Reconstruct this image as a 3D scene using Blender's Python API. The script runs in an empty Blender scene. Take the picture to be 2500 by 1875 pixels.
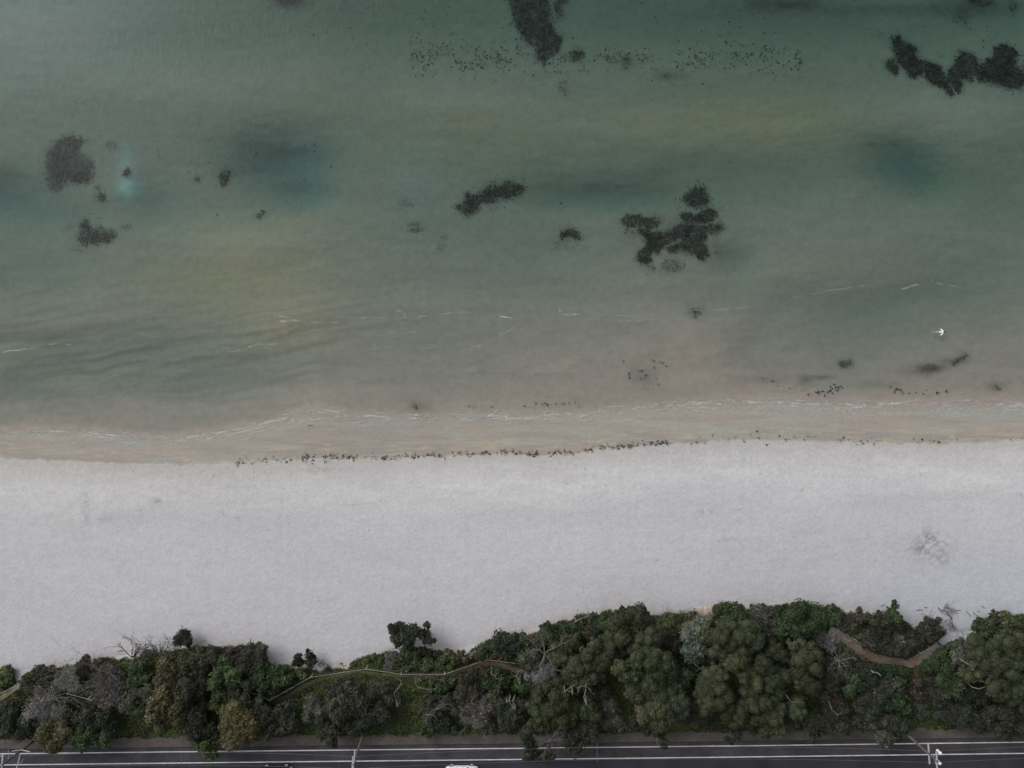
import bpy, math, random
import numpy as np
from mathutils import Vector

# ------------------------------------------------------------------ camera, sky, sun, exposure
H = 100.0                       # camera height above the sea
S = 0.0576                      # metres on the sea per pixel of the 2500 px wide photo grid
SC = bpy.context.scene
C = SC.collection
cam_d = bpy.data.cameras.new('camera'); cam = bpy.data.objects.new('camera', cam_d); C.objects.link(cam)
cam_d.sensor_width = 36.0; cam_d.lens = 25.0; cam_d.clip_start = 1.0; cam_d.clip_end = 8000.0
cam.location = (0, 0, H); cam.rotation_euler = (0, 0, 0)
SC.camera = cam
SC.render.engine = 'CYCLES'
SC.cycles.use_denoising = True; SC.cycles.denoiser = 'OPENIMAGEDENOISE'; SC.cycles.denoising_input_passes = 'RGB_ALBEDO_NORMAL'
SC.cycles.max_bounces = 6
SC.cycles.transparent_max_bounces = 12

SUN_EL, SUN_AZ = math.radians(33), math.radians(-50)      # azimuth from +Y, towards -X
w = bpy.data.worlds.new('World'); SC.world = w; w.use_nodes = True
nt = w.node_tree; bg = nt.nodes['Background']
sky = nt.nodes.new('ShaderNodeTexSky'); sky.sky_type = 'NISHITA'; sky.sun_disc = False
sky.sun_elevation = SUN_EL; sky.sun_rotation = SUN_AZ; sky.dust_density = 4.0; sky.ozone_density = 1.0; sky.air_density = 1.0
hsv = nt.nodes.new('ShaderNodeHueSaturation'); hsv.inputs['Saturation'].default_value = 0.22
nt.links.new(sky.outputs[0], hsv.inputs['Color']); nt.links.new(hsv.outputs[0], bg.inputs[0])
bg.inputs[1].default_value = 0.12
sd = bpy.data.lights.new('sun', 'SUN'); sd.energy = 1.0; sd.angle = math.radians(50); sd.color = (1.0, 0.965, 0.93)
so = bpy.data.objects.new('sun', sd); C.objects.link(so)
dirv = Vector((math.sin(SUN_AZ)*math.cos(SUN_EL), math.cos(SUN_AZ)*math.cos(SUN_EL), math.sin(SUN_EL)))
so.rotation_euler = dirv.to_track_quat('Z', 'Y').to_euler(); so.location = (-60, 60, 90)
SC.view_settings.view_transform = 'Standard'; SC.view_settings.look = 'None'
SC.view_settings.exposure = 0.19; SC.view_settings.gamma = 1.0

# ------------------------------------------------------------------ helpers
def P(px, py, z=0.0):
    """a point of the place that stands z metres high, from its grid position in the survey"""
    k = S*(H-z)/H
    return (np.asarray(px, float)-1250)*k, (937.5-np.asarray(py, float))*k
def T(t, x, y):                 # strip tiles of the survey
    return np.asarray(x, float)/3.45625 + (0, 620, 1240, 1860)[t-1], np.asarray(y, float)/3.45625 + 1475
def R6(c, x, y):                # six water tiles
    return np.asarray(x, float)/2.6333 + (0, 830, 1660)[c % 3], np.asarray(y, float)/2.6333 + (0 if c < 3 else 600)
F = 1.1302

def _h(ix, iy, seed):
    n = (ix.astype(np.int64)*374761393 + iy.astype(np.int64)*668265263 + seed*1442695041) & 0x7fffffff
    n = ((n ^ (n >> 13))*1274126177) & 0x7fffffff
    n = ((n ^ (n >> 15))*2246822519) & 0x7fffffff
    return ((n ^ (n >> 16)) & 0xffff)/65535.0
def vn(x, y, seed=0):
    x = np.asarray(x, float); y = np.asarray(y, float)
    ix = np.floor(x); iy = np.floor(y); fx = x-ix; fy = y-iy
    fx = fx*fx*(3-2*fx); fy = fy*fy*(3-2*fy)
    a = _h(ix, iy, seed); b = _h(ix+1, iy, seed); c = _h(ix, iy+1, seed); d = _h(ix+1, iy+1, seed)
    return (a*(1-fx)+b*fx)*(1-fy)+(c*(1-fx)+d*fx)*fy
def fbm(x, y, seed=0, o=4):
    s = 0; a = 0.5; t = 0
    for i in range(o):
        s = s + a*vn(np.asarray(x)*2**i, np.asarray(y)*2**i, seed+i*17); t += a; a *= 0.5
    return s/t
def sm(a, b, x):
    t = np.clip((x-a)/(b-a), 0, 1); return t*t*(3-2*t)
def lin(h):
    c = np.array([int(h[i:i+2], 16)/255 for i in (0, 2, 4)])
    return np.where(c <= 0.04045, c/12.92, ((c+0.055)/1.055)**2.4)
def inpoly(x, y, poly):
    x = np.asarray(x); y = np.asarray(y); r = np.zeros(x.shape, bool); n = len(poly); j = n-1
    for i in range(n):
        xi, yi = poly[i]; xj, yj = poly[j]
        if yi != yj:
            r ^= ((yi > y) != (yj > y)) & (x < (xj-xi)*(y-yi)/(yj-yi)+xi)
        j = i
    return r
def tag(o, label=None, cat=None, group=None, kind=None):
    if label: o['label'] = label
    if cat: o['category'] = cat
    if group: o['group'] = group
    if kind: o['kind'] = kind
    return o
def empty(name, loc):
    o = bpy.data.objects.new(name, None); o.location = loc; o.empty_display_size = 0.3; C.objects.link(o); return o
def mesh(name, V, Q, mat, parent=None, col=None, vcol=None, smooth=False):
    V = np.asarray(V, np.float32).reshape(-1, 3).copy(); Q = np.asarray(Q, np.int32); k = Q.shape[1]
    if parent is not None: V -= np.array(parent.location, np.float32)
    m = bpy.data.meshes.new(name)
    m.vertices.add(len(V)); m.vertices.foreach_set('co', V.ravel())
    m.loops.add(Q.size); m.loops.foreach_set('vertex_index', Q.ravel())
    m.polygons.add(len(Q)); m.polygons.foreach_set('loop_start', np.arange(len(Q), dtype=np.int32)*k)
    m.polygons.foreach_set('loop_total', np.full(len(Q), k, np.int32))
    m.polygons.foreach_set('use_smooth', np.full(len(Q), smooth, bool))
    if col is not None:
        a = m.attributes.new('tint', 'FLOAT_COLOR', 'FACE'); c = np.ones((len(Q), 4), np.float32); c[:, :3] = col; a.data.foreach_set('color', c.ravel())
    if vcol is not None:
        a = m.attributes.new('tint', 'FLOAT_COLOR', 'POINT'); c = np.ones((len(V), 4), np.float32); c[:, :vcol.shape[1]] = vcol; a.data.foreach_set('color', c.ravel())
    m.materials.append(mat); m.update(calc_edges=True)
    o = bpy.data.objects.new(name, m); C.objects.link(o)
    if parent is not None: o.parent = parent
    return o
class MB:                       # collects boxes, tubes and rings of one part
    def __init__(s): s.V = []; s.Q = []; s.n = 0
    def add(s, V, Q):
        s.V.append(np.asarray(V, float)); s.Q.append(np.asarray(Q, int)+s.n); s.n += len(V); return s
    def box(s, c, d, rz=0.0):
        x, y, z = d[0]/2, d[1]/2, d[2]/2
        v = np.array([(a*x, b*y, e*z) for e in (-1, 1) for b in (-1, 1) for a in (-1, 1)], float)
        cs, sn = math.cos(rz), math.sin(rz)
        v = np.stack([v[:, 0]*cs-v[:, 1]*sn, v[:, 0]*sn+v[:, 1]*cs, v[:, 2]], 1)+np.array(c)
        return s.add(v, [(0, 2, 3, 1), (4, 5, 7, 6), (0, 1, 5, 4), (2, 6, 7, 3), (0, 4, 6, 2), (1, 3, 7, 5)])
    def tube(s, pts, rad, n=6, cap=True):
        pts = np.asarray(pts, float); rad = np.broadcast_to(np.asarray(rad, float), (len(pts),))
        t = np.gradient(pts, axis=0); t /= np.linalg.norm(t, axis=1)[:, None]+1e-9
        up = np.where(np.abs(t[:, 2:3]) > 0.9, np.array([[1., 0, 0]]), np.array([[0, 0, 1.]]))
        a = np.cross(t, up); a /= np.linalg.norm(a, axis=1)[:, None]+1e-9; b = np.cross(t, a)
        th = np.arange(n)*2*math.pi/n
        v = (pts[:, None]+rad[:, None, None]*(a[:, None]*np.cos(th)[None, :, None]+b[:, None]*np.sin(th)[None, :, None])).reshape(-1, 3)
        q = [(i*n+j, i*n+(j+1) % n, (i+1)*n+(j+1) % n, (i+1)*n+j) for i in range(len(pts)-1) for j in range(n)]
        k = len(v); v = np.vstack([v, pts[0:1], pts[-1:]]); e = (len(pts)-1)*n
        if cap and n % 2 == 0:
            for j in range(0, n, 2):
                q.append((k, (j+2) % n, j+1, j)); q.append((k+1, e+j, e+j+1, e+(j+2) % n))
        return s.add(v, q)
    def build(s, name, mat, parent=None, smooth=False):
        return mesh(name, np.vstack(s.V), np.vstack(s.Q), mat, parent, smooth=smooth)

def principled(name, col, rough=0.9, spec=0.2, metal=0.0):
    m = bpy.data.materials.new(name); m.use_nodes = True; b = m.node_tree.nodes['Principled BSDF']
    b.inputs['Base Color'].default_value = (*col, 1); b.inputs['Roughness'].default_value = rough
    b.inputs['Specular IOR Level'].default_value = spec; b.inputs['Metallic'].default_value = metal
    return m
def noisy(name, col, scale=3.0, amt=0.35, rough=0.9, spec=0.2, bump=0.0, attr=False, detail=6, bscale=None, bdist=0.05, scale2=None):
    """base colour (or the 'tint' attribute) broken up by procedural noise, with a bump"""
    m = principled(name, col, rough, spec); t = m.node_tree; b = t.nodes['Principled BSDF']
    g = t.nodes.new('ShaderNodeNewGeometry')
    n = t.nodes.new('ShaderNodeTexNoise'); n.inputs['Scale'].default_value = scale; n.inputs['Detail'].default_value = detail; n.inputs['Roughness'].default_value = 0.65
    t.links.new(g.outputs['Position'], n.inputs['Vector'])
    mr = t.nodes.new('ShaderNodeMapRange'); mr.inputs['From Min'].default_value = 0.3; mr.inputs['From Max'].default_value = 0.7
    mr.inputs['To Min'].default_value = 1-amt; mr.inputs['To Max'].default_value = 1+amt; mr.clamp = False
    t.links.new(n.outputs['Fac'], mr.inputs['Value']); fac = mr.outputs[0]
    if scale2:
        n2 = t.nodes.new('ShaderNodeTexNoise'); n2.inputs['Scale'].default_value = scale2; n2.inputs['Detail'].default_value = 3
        t.links.new(g.outputs['Position'], n2.inputs['Vector'])
        m2 = t.nodes.new('ShaderNodeMapRange'); m2.inputs['From Min'].default_value = 0.3; m2.inputs['From Max'].default_value = 0.7
        m2.inputs['To Min'].default_value = 1-amt*0.8; m2.inputs['To Max'].default_value = 1+amt*0.8
        t.links.new(n2.outputs['Fac'], m2.inputs['Value'])
        mm = t.nodes.new('ShaderNodeMath'); mm.operation = 'MULTIPLY'; t.links.new(fac, mm.inputs[0]); t.links.new(m2.outputs[0], mm.inputs[1]); fac = mm.outputs[0]
    v = t.nodes.new('ShaderNodeVectorMath'); v.operation = 'SCALE'
    if attr:
        a = t.nodes.new('ShaderNodeAttribute'); a.attribute_name = 'tint'; t.links.new(a.outputs['Color'], v.inputs[0])
    else: v.inputs[0].default_value = col
    t.links.new(fac, v.inputs['Scale']); t.links.new(v.outputs[0], b.inputs['Base Color'])
    if bump:
        nb = t.nodes.new('ShaderNodeTexNoise'); nb.inputs['Scale'].default_value = bscale or scale; nb.inputs['Detail'].default_value = 3
        t.links.new(g.outputs['Position'], nb.inputs['Vector'])
        bp = t.nodes.new('ShaderNodeBump'); bp.inputs['Strength'].default_value = bump; bp.inputs['Distance'].default_value = bdist
        t.links.new(nb.outputs['Fac'], bp.inputs['Height']); t.links.new(bp.outputs[0], b.inputs['Normal'])
    return m

M = {}
M['sand'] = noisy('sand', (0.4, 0.4, 0.4), 2.2, 0.05, 0.95, 0.1, 0.6, True, 5, 3.6, 0.08, 6.0)
M['soil'] = noisy('soil', (0.1, 0.1, 0.1), 2.5, 0.3, 0.95, 0.1, 0.5, True, 6, 2.0, 0.1)
M['seabed'] = noisy('seabed', (0.3, 0.3, 0.3), 3.5, 0.075, 0.95, 0.05, 0.3, True, 6, 1.2, 0.1, 0.9)
M['leaf'] = principled('leaf', (0.04, 0.05, 0.02), 0.75, 0.25)
t = M['leaf'].node_tree; a = t.nodes.new('ShaderNodeAttribute'); a.attribute_name = 'tint'
t.links.new(a.outputs['Color'], t.nodes['Principled BSDF'].inputs['Base Color'])
M['asphalt'] = noisy('asphalt', (0.054, 0.051, 0.056), 9.0, 0.36, 0.9, 0.15, 0.3, False, 8, 30.0, 0.01, 0.35)
M['asphalt2'] = noisy('asphalt_dark', (0.036, 0.036, 0.045), 9.0, 0.28, 0.9, 0.15, 0.3, False, 8, 30.0, 0.01, 0.25)
M['verge'] = noisy('verge_gravel', (0.098, 0.086, 0.078), 5.0, 0.3, 0.95, 0.1, 0.5, False, 8, 12.0, 0.03, 0.5)
M['kerb'] = noisy('kerb_stone', (0.04, 0.036, 0.038), 4.0, 0.3)
M['paint'] = noisy('road_paint', (0.58, 0.58, 0.59), 4.0, 0.22, 0.7, 0.3, 0, False, 6, None, 0.05, 0.6)
M['bark'] = noisy('bark', (0.10, 0.085, 0.07), 4.0, 0.3)
M['dead_wood'] = noisy('dead_wood', (0.135, 0.13, 0.125), 5.0, 0.25)
M['dark_wood'] = noisy('dark_dead_wood', (0.075, 0.06, 0.055), 5.0, 0.3)
M['pale_wood'] = noisy('pale_bleached_wood', (0.19, 0.187, 0.17), 5.0, 0.2)
M['pole_wood'] = noisy('pole_wood', (0.10, 0.095, 0.09), 3.0, 0.25)
M['arm_wood'] = noisy('crossarm_wood', (0.38, 0.38, 0.39), 6.0, 0.2)
M['porcelain'] = principled('white_porcelain', (0.75, 0.75, 0.76), 0.3, 0.5)
M['wire'] = principled('aluminium_wire', (0.13, 0.13, 0.135), 0.5, 0.3)
M['rail'] = noisy('fence_timber', (0.36, 0.34, 0.28), 6.0, 0.2)
M['rock'] = noisy('sandstone', (0.36, 0.30, 0.26), 2.0, 0.25, 0.9, 0.1, 0.6, False, 6, 4.0, 0.1)
M['pale_rock'] = noisy('limestone', (0.42, 0.40, 0.32), 2.0, 0.2, 0.9, 0.1, 0.6, False, 6, 4.0, 0.1)
M['path'] = noisy('path_earth', (0.15, 0.11, 0.085), 3.0, 0.22, 0.95, 0.1, 0.5, True, 6, 3.0, 0.05)
M['car_white'] = principled('white_car_paint', (0.72, 0.74, 0.76), 0.25, 0.5)
M['car_black'] = principled('black_car_paint', (0.012, 0.012, 0.016), 0.2, 0.5)
M['glass'] = principled('car_glass', (0.03, 0.04, 0.045), 0.08, 0.6)
M['rubber'] = principled('tyre_rubber', (0.02, 0.02, 0.02), 0.9, 0.2)
M['alloy'] = principled('alloy_wheel', (0.5, 0.5, 0.51), 0.45, 0.5, 0.1)
M['lamp_w'] = principled('headlight_glass', (0.6, 0.62, 0.65), 0.15, 0.6)
M['lamp_r'] = principled('tail_light', (0.25, 0.02, 0.02), 0.2, 0.6)
M['skin'] = principled('skin', (0.32, 0.29, 0.27), 0.6, 0.3)
M['shirt'] = principled('white_cloth', (0.78, 0.79, 0.80), 0.85, 0.1)
M['hair'] = principled('dark_hair', (0.02, 0.018, 0.016), 0.7, 0.2)

# water: clear absorbing sea water, a partly mirroring rippled surface
m = bpy.data.materials.new('sea_water'); m.use_nodes = True; t = m.node_tree; t.nodes.clear()
out = t.nodes.new('ShaderNodeOutputMaterial'); mx = t.nodes.new('ShaderNodeMixShader'); tr = t.nodes.new('ShaderNodeBsdfTransparent')
gl = t.nodes.new('ShaderNodeBsdfAnisotropic'); gl.inputs['Roughness'].default_value = 0.42
fr = t.nodes.new('ShaderNodeFresnel'); fr.inputs['IOR'].default_value = 1.33
g = t.nodes.new('ShaderNodeNewGeometry'); n1 = t.nodes.new('ShaderNodeTexNoise'); n1.inputs['Scale'].default_value = 2.4; n1.inputs['Detail'].default_value = 4
mp = t.nodes.new('ShaderNodeMapping'); mp.inputs['Rotation'].default_value = (0, 0, math.radians(38)); mp.inputs['Scale'].default_value = (1.0, 0.4, 1.0)
t.links.new(g.outputs['Position'], mp.inputs['Vector']); t.links.new(mp.outputs[0], n1.inputs['Vector'])
bp = t.nodes.new('ShaderNodeBump'); bp.inputs['Strength'].default_value = 1.0; bp.inputs['Distance'].default_value = 0.07
t.links.new(n1.outputs['Fac'], bp.inputs['Height'])
t.links.new(bp.outputs[0], gl.inputs['Normal']); t.links.new(bp.outputs[0], fr.inputs['Normal'])
bf = t.nodes.new('ShaderNodeMath'); bf.operation = 'SUBTRACT'; bf.inputs[0].default_value = 1.0; t.links.new(g.outputs['Backfacing'], bf.inputs[1])
ff = t.nodes.new('ShaderNodeMath'); ff.operation = 'MULTIPLY'; t.links.new(fr.outputs[0], ff.inputs[0]); t.links.new(bf.outputs[0], ff.inputs[1])
t.links.new(ff.outputs[0], mx.inputs[0]); t.links.new(tr.outputs[0], mx.inputs[1]); t.links.new(gl.outputs[0], mx.inputs[2])
t.links.new(mx.outputs[0], out.inputs['Surface'])
va = t.nodes.new('ShaderNodeVolumeAbsorption')
SIG = (0.178, 0.103, 0.112); dn = max(SIG)/1.0
va.inputs['Color'].default_value = tuple(1-s_/0.20 for s_ in SIG)+(1,); va.inputs['Density'].default_value = 0.20
t.links.new(va.outputs[0], out.inputs['Volume'])
M['water'] = m
# foam: white bubbles, also painted crest light, film thickness in the tint
m = bpy.data.materials.new('foam_and_crest_light'); m.use_nodes = True; t = m.node_tree; t.nodes.clear()
out = t.nodes.new('ShaderNodeOutputMaterial'); mx = t.nodes.new('ShaderNodeMixShader'); tr = t.nodes.new('ShaderNodeBsdfTransparent')
df = t.nodes.new('ShaderNodeBsdfDiffuse'); df.inputs[0].default_value = (0.72, 0.73, 0.73, 1)
a = t.nodes.new('ShaderNodeAttribute'); a.attribute_name = 'tint'
t.links.new(a.outputs['Fac'], mx.inputs[0]); t.links.new(tr.outputs[0], mx.inputs[1]); t.links.new(df.outputs[0], mx.inputs[2]); t.links.new(mx.outputs[0], out.inputs['Surface'])
M['foam'] = m

# ------------------------------------------------------------------ curves of the place (survey grid)
def crv(pts, f=F):
    p = np.array(pts, float)*f; return lambda x: np.interp(x, p[:, 0], p[:, 1])
W0 = crv([(-900, 935), (0, 938), (100, 930), (200, 936), (350, 947), (450, 940), (560, 918), (640, 895), (690, 882), (760, 897), (880, 903), (1080, 900), (1250, 893), (1370, 882), (1500, 874), (1650, 868), (1800, 874), (1950, 874), (2100, 876), (2212, 870), (3200, 860)])
D0 = crv([(-900, 980), (0, 990), (150, 995), (300, 1003), (480, 1001), (600, 994), (700, 989), (830, 991), (900, 987), (1000, 984), (1100, 979), (1180, 985), (1240, 980), (1300, 970), (1400, 961), (1500, 956), (1570, 950), (1650, 950), (1800, 955), (1900, 957), (2000, 959), (2120, 956), (2212, 951), (3200, 940)])
V0 = crv([(-900, 1450), (0, 1447), (22, 1440), (34, 1475), (52, 1455), (80, 1440), (130, 1445), (190, 1428), (270, 1425), (290, 1418), (320, 1408), (400, 1400), (460, 1398), (520, 1395), (570, 1398), (582, 1432), (640, 1447), (700, 1447), (760, 1432), (800, 1418), (850, 1412), (900, 1402), (950, 1410), (1010, 1412), (1050, 1382), (1100, 1375), (1180, 1360), (1250, 1333), (1350, 1318), (1400, 1330), (1500, 1325), (1560, 1305), (1620, 1312), (1700, 1307), (1800, 1312), (1850, 1328), (1900, 1332), (1940, 1335), (1960, 1358), (2010, 1372), (2050, 1368), (2070, 1395), (2100, 1390), (2112, 1338), (2212, 1330), (3200, 1320)])
def Wc(x): return W0(x)+10*(vn(np.asarray(x)/60, 0*x, 3)-0.5)
def Dc(x): return D0(x)+5*(vn(np.asarray(x)/25, 0*x, 5)-0.5)+3*(vn(np.asarray(x)/7, 0*x, 6)-0.5)
def Vc(x): return V0(x)+14*(vn(np.asarray(x)/16, 0*x, 8)-0.5)
ROAD = lambda x, o: np.interp(x, [-3000, 0, 640, 1250, 1880, 2500, 5500], [1882, 1840.3, 1833.3, 1827, 1820, 1812, 1778])+o   # the bicycle lane's edge line
KERB = -11.5; VERGE = -46
ZR = 3.40
BL = [  # cx, cy, rx, ry (2212 grid), metres deeper
    (600, 350, 100, 62, 1.75), (655, 425, 75, 30, 1.0), (700, 340, 60, 50, .4), (-10, 420, 100, 42, 1.7), (100, 470, 120, 35, .7), (330, 440, 60, 50, .45), (1945, 345, 80, 50, 1.0), (2000, 390, 70, 40, .8), (2150, 420, 120, 80, .35),
    (1290, 430, 190, 35, 1.0), (1500, 390, 330, 60, .5), (1590, 560, 60, 40, .7), (1150, 15, 520, 95, .6), (1780, 60, 360, 80, .6), (760, 40, 180, 60, .3), (1420, 60, 250, 50, .25), (2130, 20, 180, 60, .5),
    (310, 760, 280, 55, .45), (80, 820, 130, 60, .5), (470, 830, 160, 45, .4), (60, 600, 150, 60, .4), (1850, 640, 260, 50, .3), (2100, 610, 160, 80, .4), (1150, 520, 220, 50, .3), (1000, 620, 300, 40, .25), (1900, 700, 150, 60, .25),
    (60, 60, 260, 110, -.8), (450, 190, 280, 60, -.5), (1500, 290, 350, 60, -.35), (1000, 230, 200, 50, -.5), (2080, 250, 170, 50, -.6), (520, 530, 170, 50, -.6), (900, 380, 60, 70, -.05), (600, 690, 90, 60, -.2), (1480, 730, 80, 60, -.15), (280, 395, 28, 28, -.3)]
def depth(px, py):
    t = Wc(px)-py
    d = np.interp(t, [0, 12, 40, 90, 170, 300, 450, 620, 800, 1050, 2500, 8000], [0.0, .07, .30, .55, .82, 1.08, 1.55, 2.05, 2.1, 2.5, 4.5, 6.5])
    X = px/F+18*(fbm(px/130, py/90, 31)-.5); Y = py/F+26*(fbm(px/150, py/60, 32)-.5)
    for cx, cy, rx, ry, dd in BL:
        d = d+dd*np.exp(-((X-cx)/rx)**2-((Y-cy)/ry)**2)*sm(0, 60, t)
    xe = np.interp(Y, [600, 640, 700, 760, 800, 830, 850], [1700, 1660, 1603, 1578, 1596, 1655, 1760]); bar = sm(-45, 45, xe-X)*sm(1000, 1250, X)*sm(640, 700, Y); pool = sm(-45, 60, X-xe)*sm(2100, 1800, X)*sm(610, 680, Y)
    d = d-0.16*bar*sm(0, 60, t)+0.22*pool*sm(0, 80, t)
    d = d+0.35*(fbm(px/260, py/90, 33)-0.5)*sm(0, 120, t)+0.12*(fbm(px/60, py/24, 35)-0.5)*sm(20, 120, t)
    return np.maximum(d, 0.012+0.0008*np.clip(t, 0, 200))
_xs = np.arange(-3000, 6000, 5.0); _vs = np.convolve(np.pad(V0(_xs), 40, 'edge'), np.hanning(81)/np.hanning(81).sum(), 'valid')
VS = lambda x: np.interp(x, _xs, _vs)
def gz(px, py):
    px = np.asarray(px, float); py = np.asarray(py, float)
    W, D, V = Wc(px), Dc(px), VS(px); R = ROAD(px, VERGE)
    z = np.where(py < W, -depth(px, py), 0.55*(py-W)/(D-W))
    z = np.where(py > D, 0.55+2.05*sm(0, 1, (py-D)/(V-D+30)*0.95)+0.03*(fbm(px/14, py/14, 41)-.5), z)
    ridge = 0.18*np.exp(-((py-D-90)/60)**2); z = z+np.where(py > D, ridge, 0)
    zv = 2.6+0.8*sm(-10, 90, py-V)+0.7*(fbm(px/50, py/40, 43)-0.5)
    z = np.where(py > V-10, z*(1-sm(-10, 12, py-V))+zv*sm(-10, 12, py-V), z)
    k = sm(-25, -4, py-R); z = z*(1-k)+(ZR-0.06)*k
    return z
SANDPOLY = [tuple(T(4, a, b)) for a, b in [(1600, -80), (1530, 60), (1690, 140), (1600, 200), (1560, 250), (1440, 340), (1500, 355), (1620, 300), (1780, 285), (1810, 250), (1760, 200), (1790, 120), (1850, 90), (1800, -80)]]

# ------------------------------------------------------------------ ground sheets
def axis(a, b, st, ext, n):
    g_ = np.arange(a, b+st, st); e = np.cumsum(st*1.0*np.power(1.28, np.arange(1, n)))
    e = e[e < ext]; e = np.append(e, ext)
    return np.concatenate([a-e[::-1], g_, g_[-1]+e])
U = axis(-60, 2560, 4.0, 52000, 60); Vv = axis(-60, 1900, 3.0, 52000, 60)
UU, VV = np.meshgrid(U, Vv)
ZZ = gz(UU, VV); XX, YY = P(UU, VV, np.clip(ZZ, -8, 8))
W_, D_, V_ = Wc(UU), Dc(UU), Vc(UU)
def mixc(a, b, k): return a*(1-k[..., None])+b*k[..., None]
ones = np.ones(UU.shape+(3,))
x, y = UU, VV
# beach colours
dry = mixc(lin('bfbdbe')*ones, lin('b8b6b9')*ones, sm(60, 330, y-D_))
dry = mixc(dry, lin('d2d2d2')*ones, 1.0*np.exp(-((y-D_-80-25*(fbm(x/180, x*0, 51)-.5))/55)**2)*fbm(x/60, y/14, 52))
dry = mixc(dry, lin('b0afb3')*ones, .4*sm(.45, .8, fbm(x/300, y/90, 53)))
dry = mixc(dry, lin('b5afa8')*ones, np.exp(-np.clip(y-D_, 0, 999)/(34+30*sm(1400, 300, x)))*0.9)
dry = mixc(dry, lin('a8b0bb')*ones, 0.42*sm(1500, 2500, x)*sm(1200, 1500, y+0.0*x)+0.12)
dry = dry*(1+0.14*(fbm(x/3.1, y/2.6, 54, 3)-.5)+0.10*(vn(x/8, y/5, 55)-.5)+.07*(fbm(x/50, y/14, 58)-.5))[..., None]
for sx, sy, rx, ry, k in [(2010, 1180, 38, 36, .42), (2035, 1210, 18, 14, .25), (2005, 1160, 14, 8, .4), (185, 1095, 8, 35, .28), (340, 1083, 9, 7, .35), (230, 1120, 30, 8, .15), (1525, 1105, 16, 5, .3), (1575, 1165, 12, 4, .3), (430, 1215, 20, 20, .12), (705, 1295, 25, 10, .16), (515, 1120, 9, 8, .22), (1150, 960, 30, 4, .0), (1990, 1185, 20, 10, .3), (690, 1015, 30, 8, .25), (1490, 1325, 30, 8, .3), (715, 1345, 25, 12, .12)]:
    k2 = k*np.exp(-((x/F-sx)/rx)**2-((y/F-sy)/ry)**2)*sm(.35, .6, fbm(x/7, y/7, 56))*1.5
    dry = mixc(dry, lin('7d7a7c')*ones, np.clip(k2, 0, 1))
# warm smears of blown soil along the scrub edge
edge = np.exp(-np.clip(V_-y, 0, 999)/11)*sm(.42, .62, fbm(x/22, y/16, 57))
dry = mixc(dry, lin('a3948c')*ones, 0.7*edge)
wetk = (y-W_)/(D_-W_)
wet = mixc(lin('948f88')*ones, lin('9d958b')*ones, sm(.35, .65, fbm(x/130, y/12, 61)))
wet = mixc(wet, lin('9a9e97')*ones, 0.6*sm(.5, .7, fbm(x/160, y/14, 62)))
wet = mixc(wet, lin('9f938d')*ones, 0.6*sm(800, 0, x)*sm(.35, .6, fbm(x/90, y/16, 63)))
wet = mixc(wet, lin('b0a594')*ones, 0.6*sm(.5, .75, fbm(x/40, y/4, 64))*sm(.3, .8, wetk))
wet = mixc(wet, lin('928e88')*ones, .75*np.exp(-np.clip(y-W_-4*(vn(x/30, x*0, 68)-.5), 0, 999)/16))
wet = wet*(1+0.10*(fbm(x/40, y/2.2, 65, 3)-.5))[..., None]
beachc = mixc(wet, dry, sm(-4, 3, y-D_+4*(fbm(x/9, y/5, 66)-.5)))
# broken, slightly darker line along the drift line
beachc = beachc*(1-0.10*np.exp(-((y-D_+1)/2.5)**2)*sm(.4, .6, vn(x/14, x*0, 67)))[..., None]
# sea bed
sb = lin('9b958b')*ones
sb = mixc(sb, lin('a89b82')*ones, np.clip(sum(k*np.exp(-((x/F-cx)/rx)**2-((y/F-cy)/ry)**2) for cx, cy, rx, ry, k in
     [(1500, 270, 420, 80, .5), (1000, 320, 230, 60, .6), (530, 560, 220, 130, .5), (620, 690, 110, 90, .9), (420, 610, 160, 60, .5), (1480, 760, 110, 50, .5), (1750, 250, 300, 60, .6), (40, 700, 120, 60, .4), (800, 230, 300, 60, .3)])*(0.55+0.9*(fbm(x/110, y/60, 71)-.2)), 0, 1))
sb = mixc(sb, lin('a3a09c')*ones, np.clip(np.exp(-((x/F-80)/330)**2-((y/F-60)/170)**2)+.6*np.exp(-((x/F-2080)/200)**2-((y/F-250)/70)**2), 0, 1)*.8)
sb = mixc(sb, lin('b2c8c6')*ones*.9, np.clip(.10*np.exp(-((x/F-905)/70)**2-((y/F-385)/75)**2)+1.*np.exp(-((x/F-278)/24)**2-((y/F-408)/22)**2)+.45*np.exp(-((x/F-272)/20)**2-((y/F-350)/34)**2), 0, 1))
sb = mixc(sb, lin('86837d')*ones, np.clip(sm(60, 0, W_-y)*.0+.6*sm(220, 60, W_-y)*sm(.35, .65, fbm(x/200, y/30, 72)), 0, 1))
sb = sb*(1+0.16*(fbm(x/3.5, y/3.2, 73, 3)-.5)+0.10*(fbm(x/90, y/16, 74)-.5))[..., None]
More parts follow.
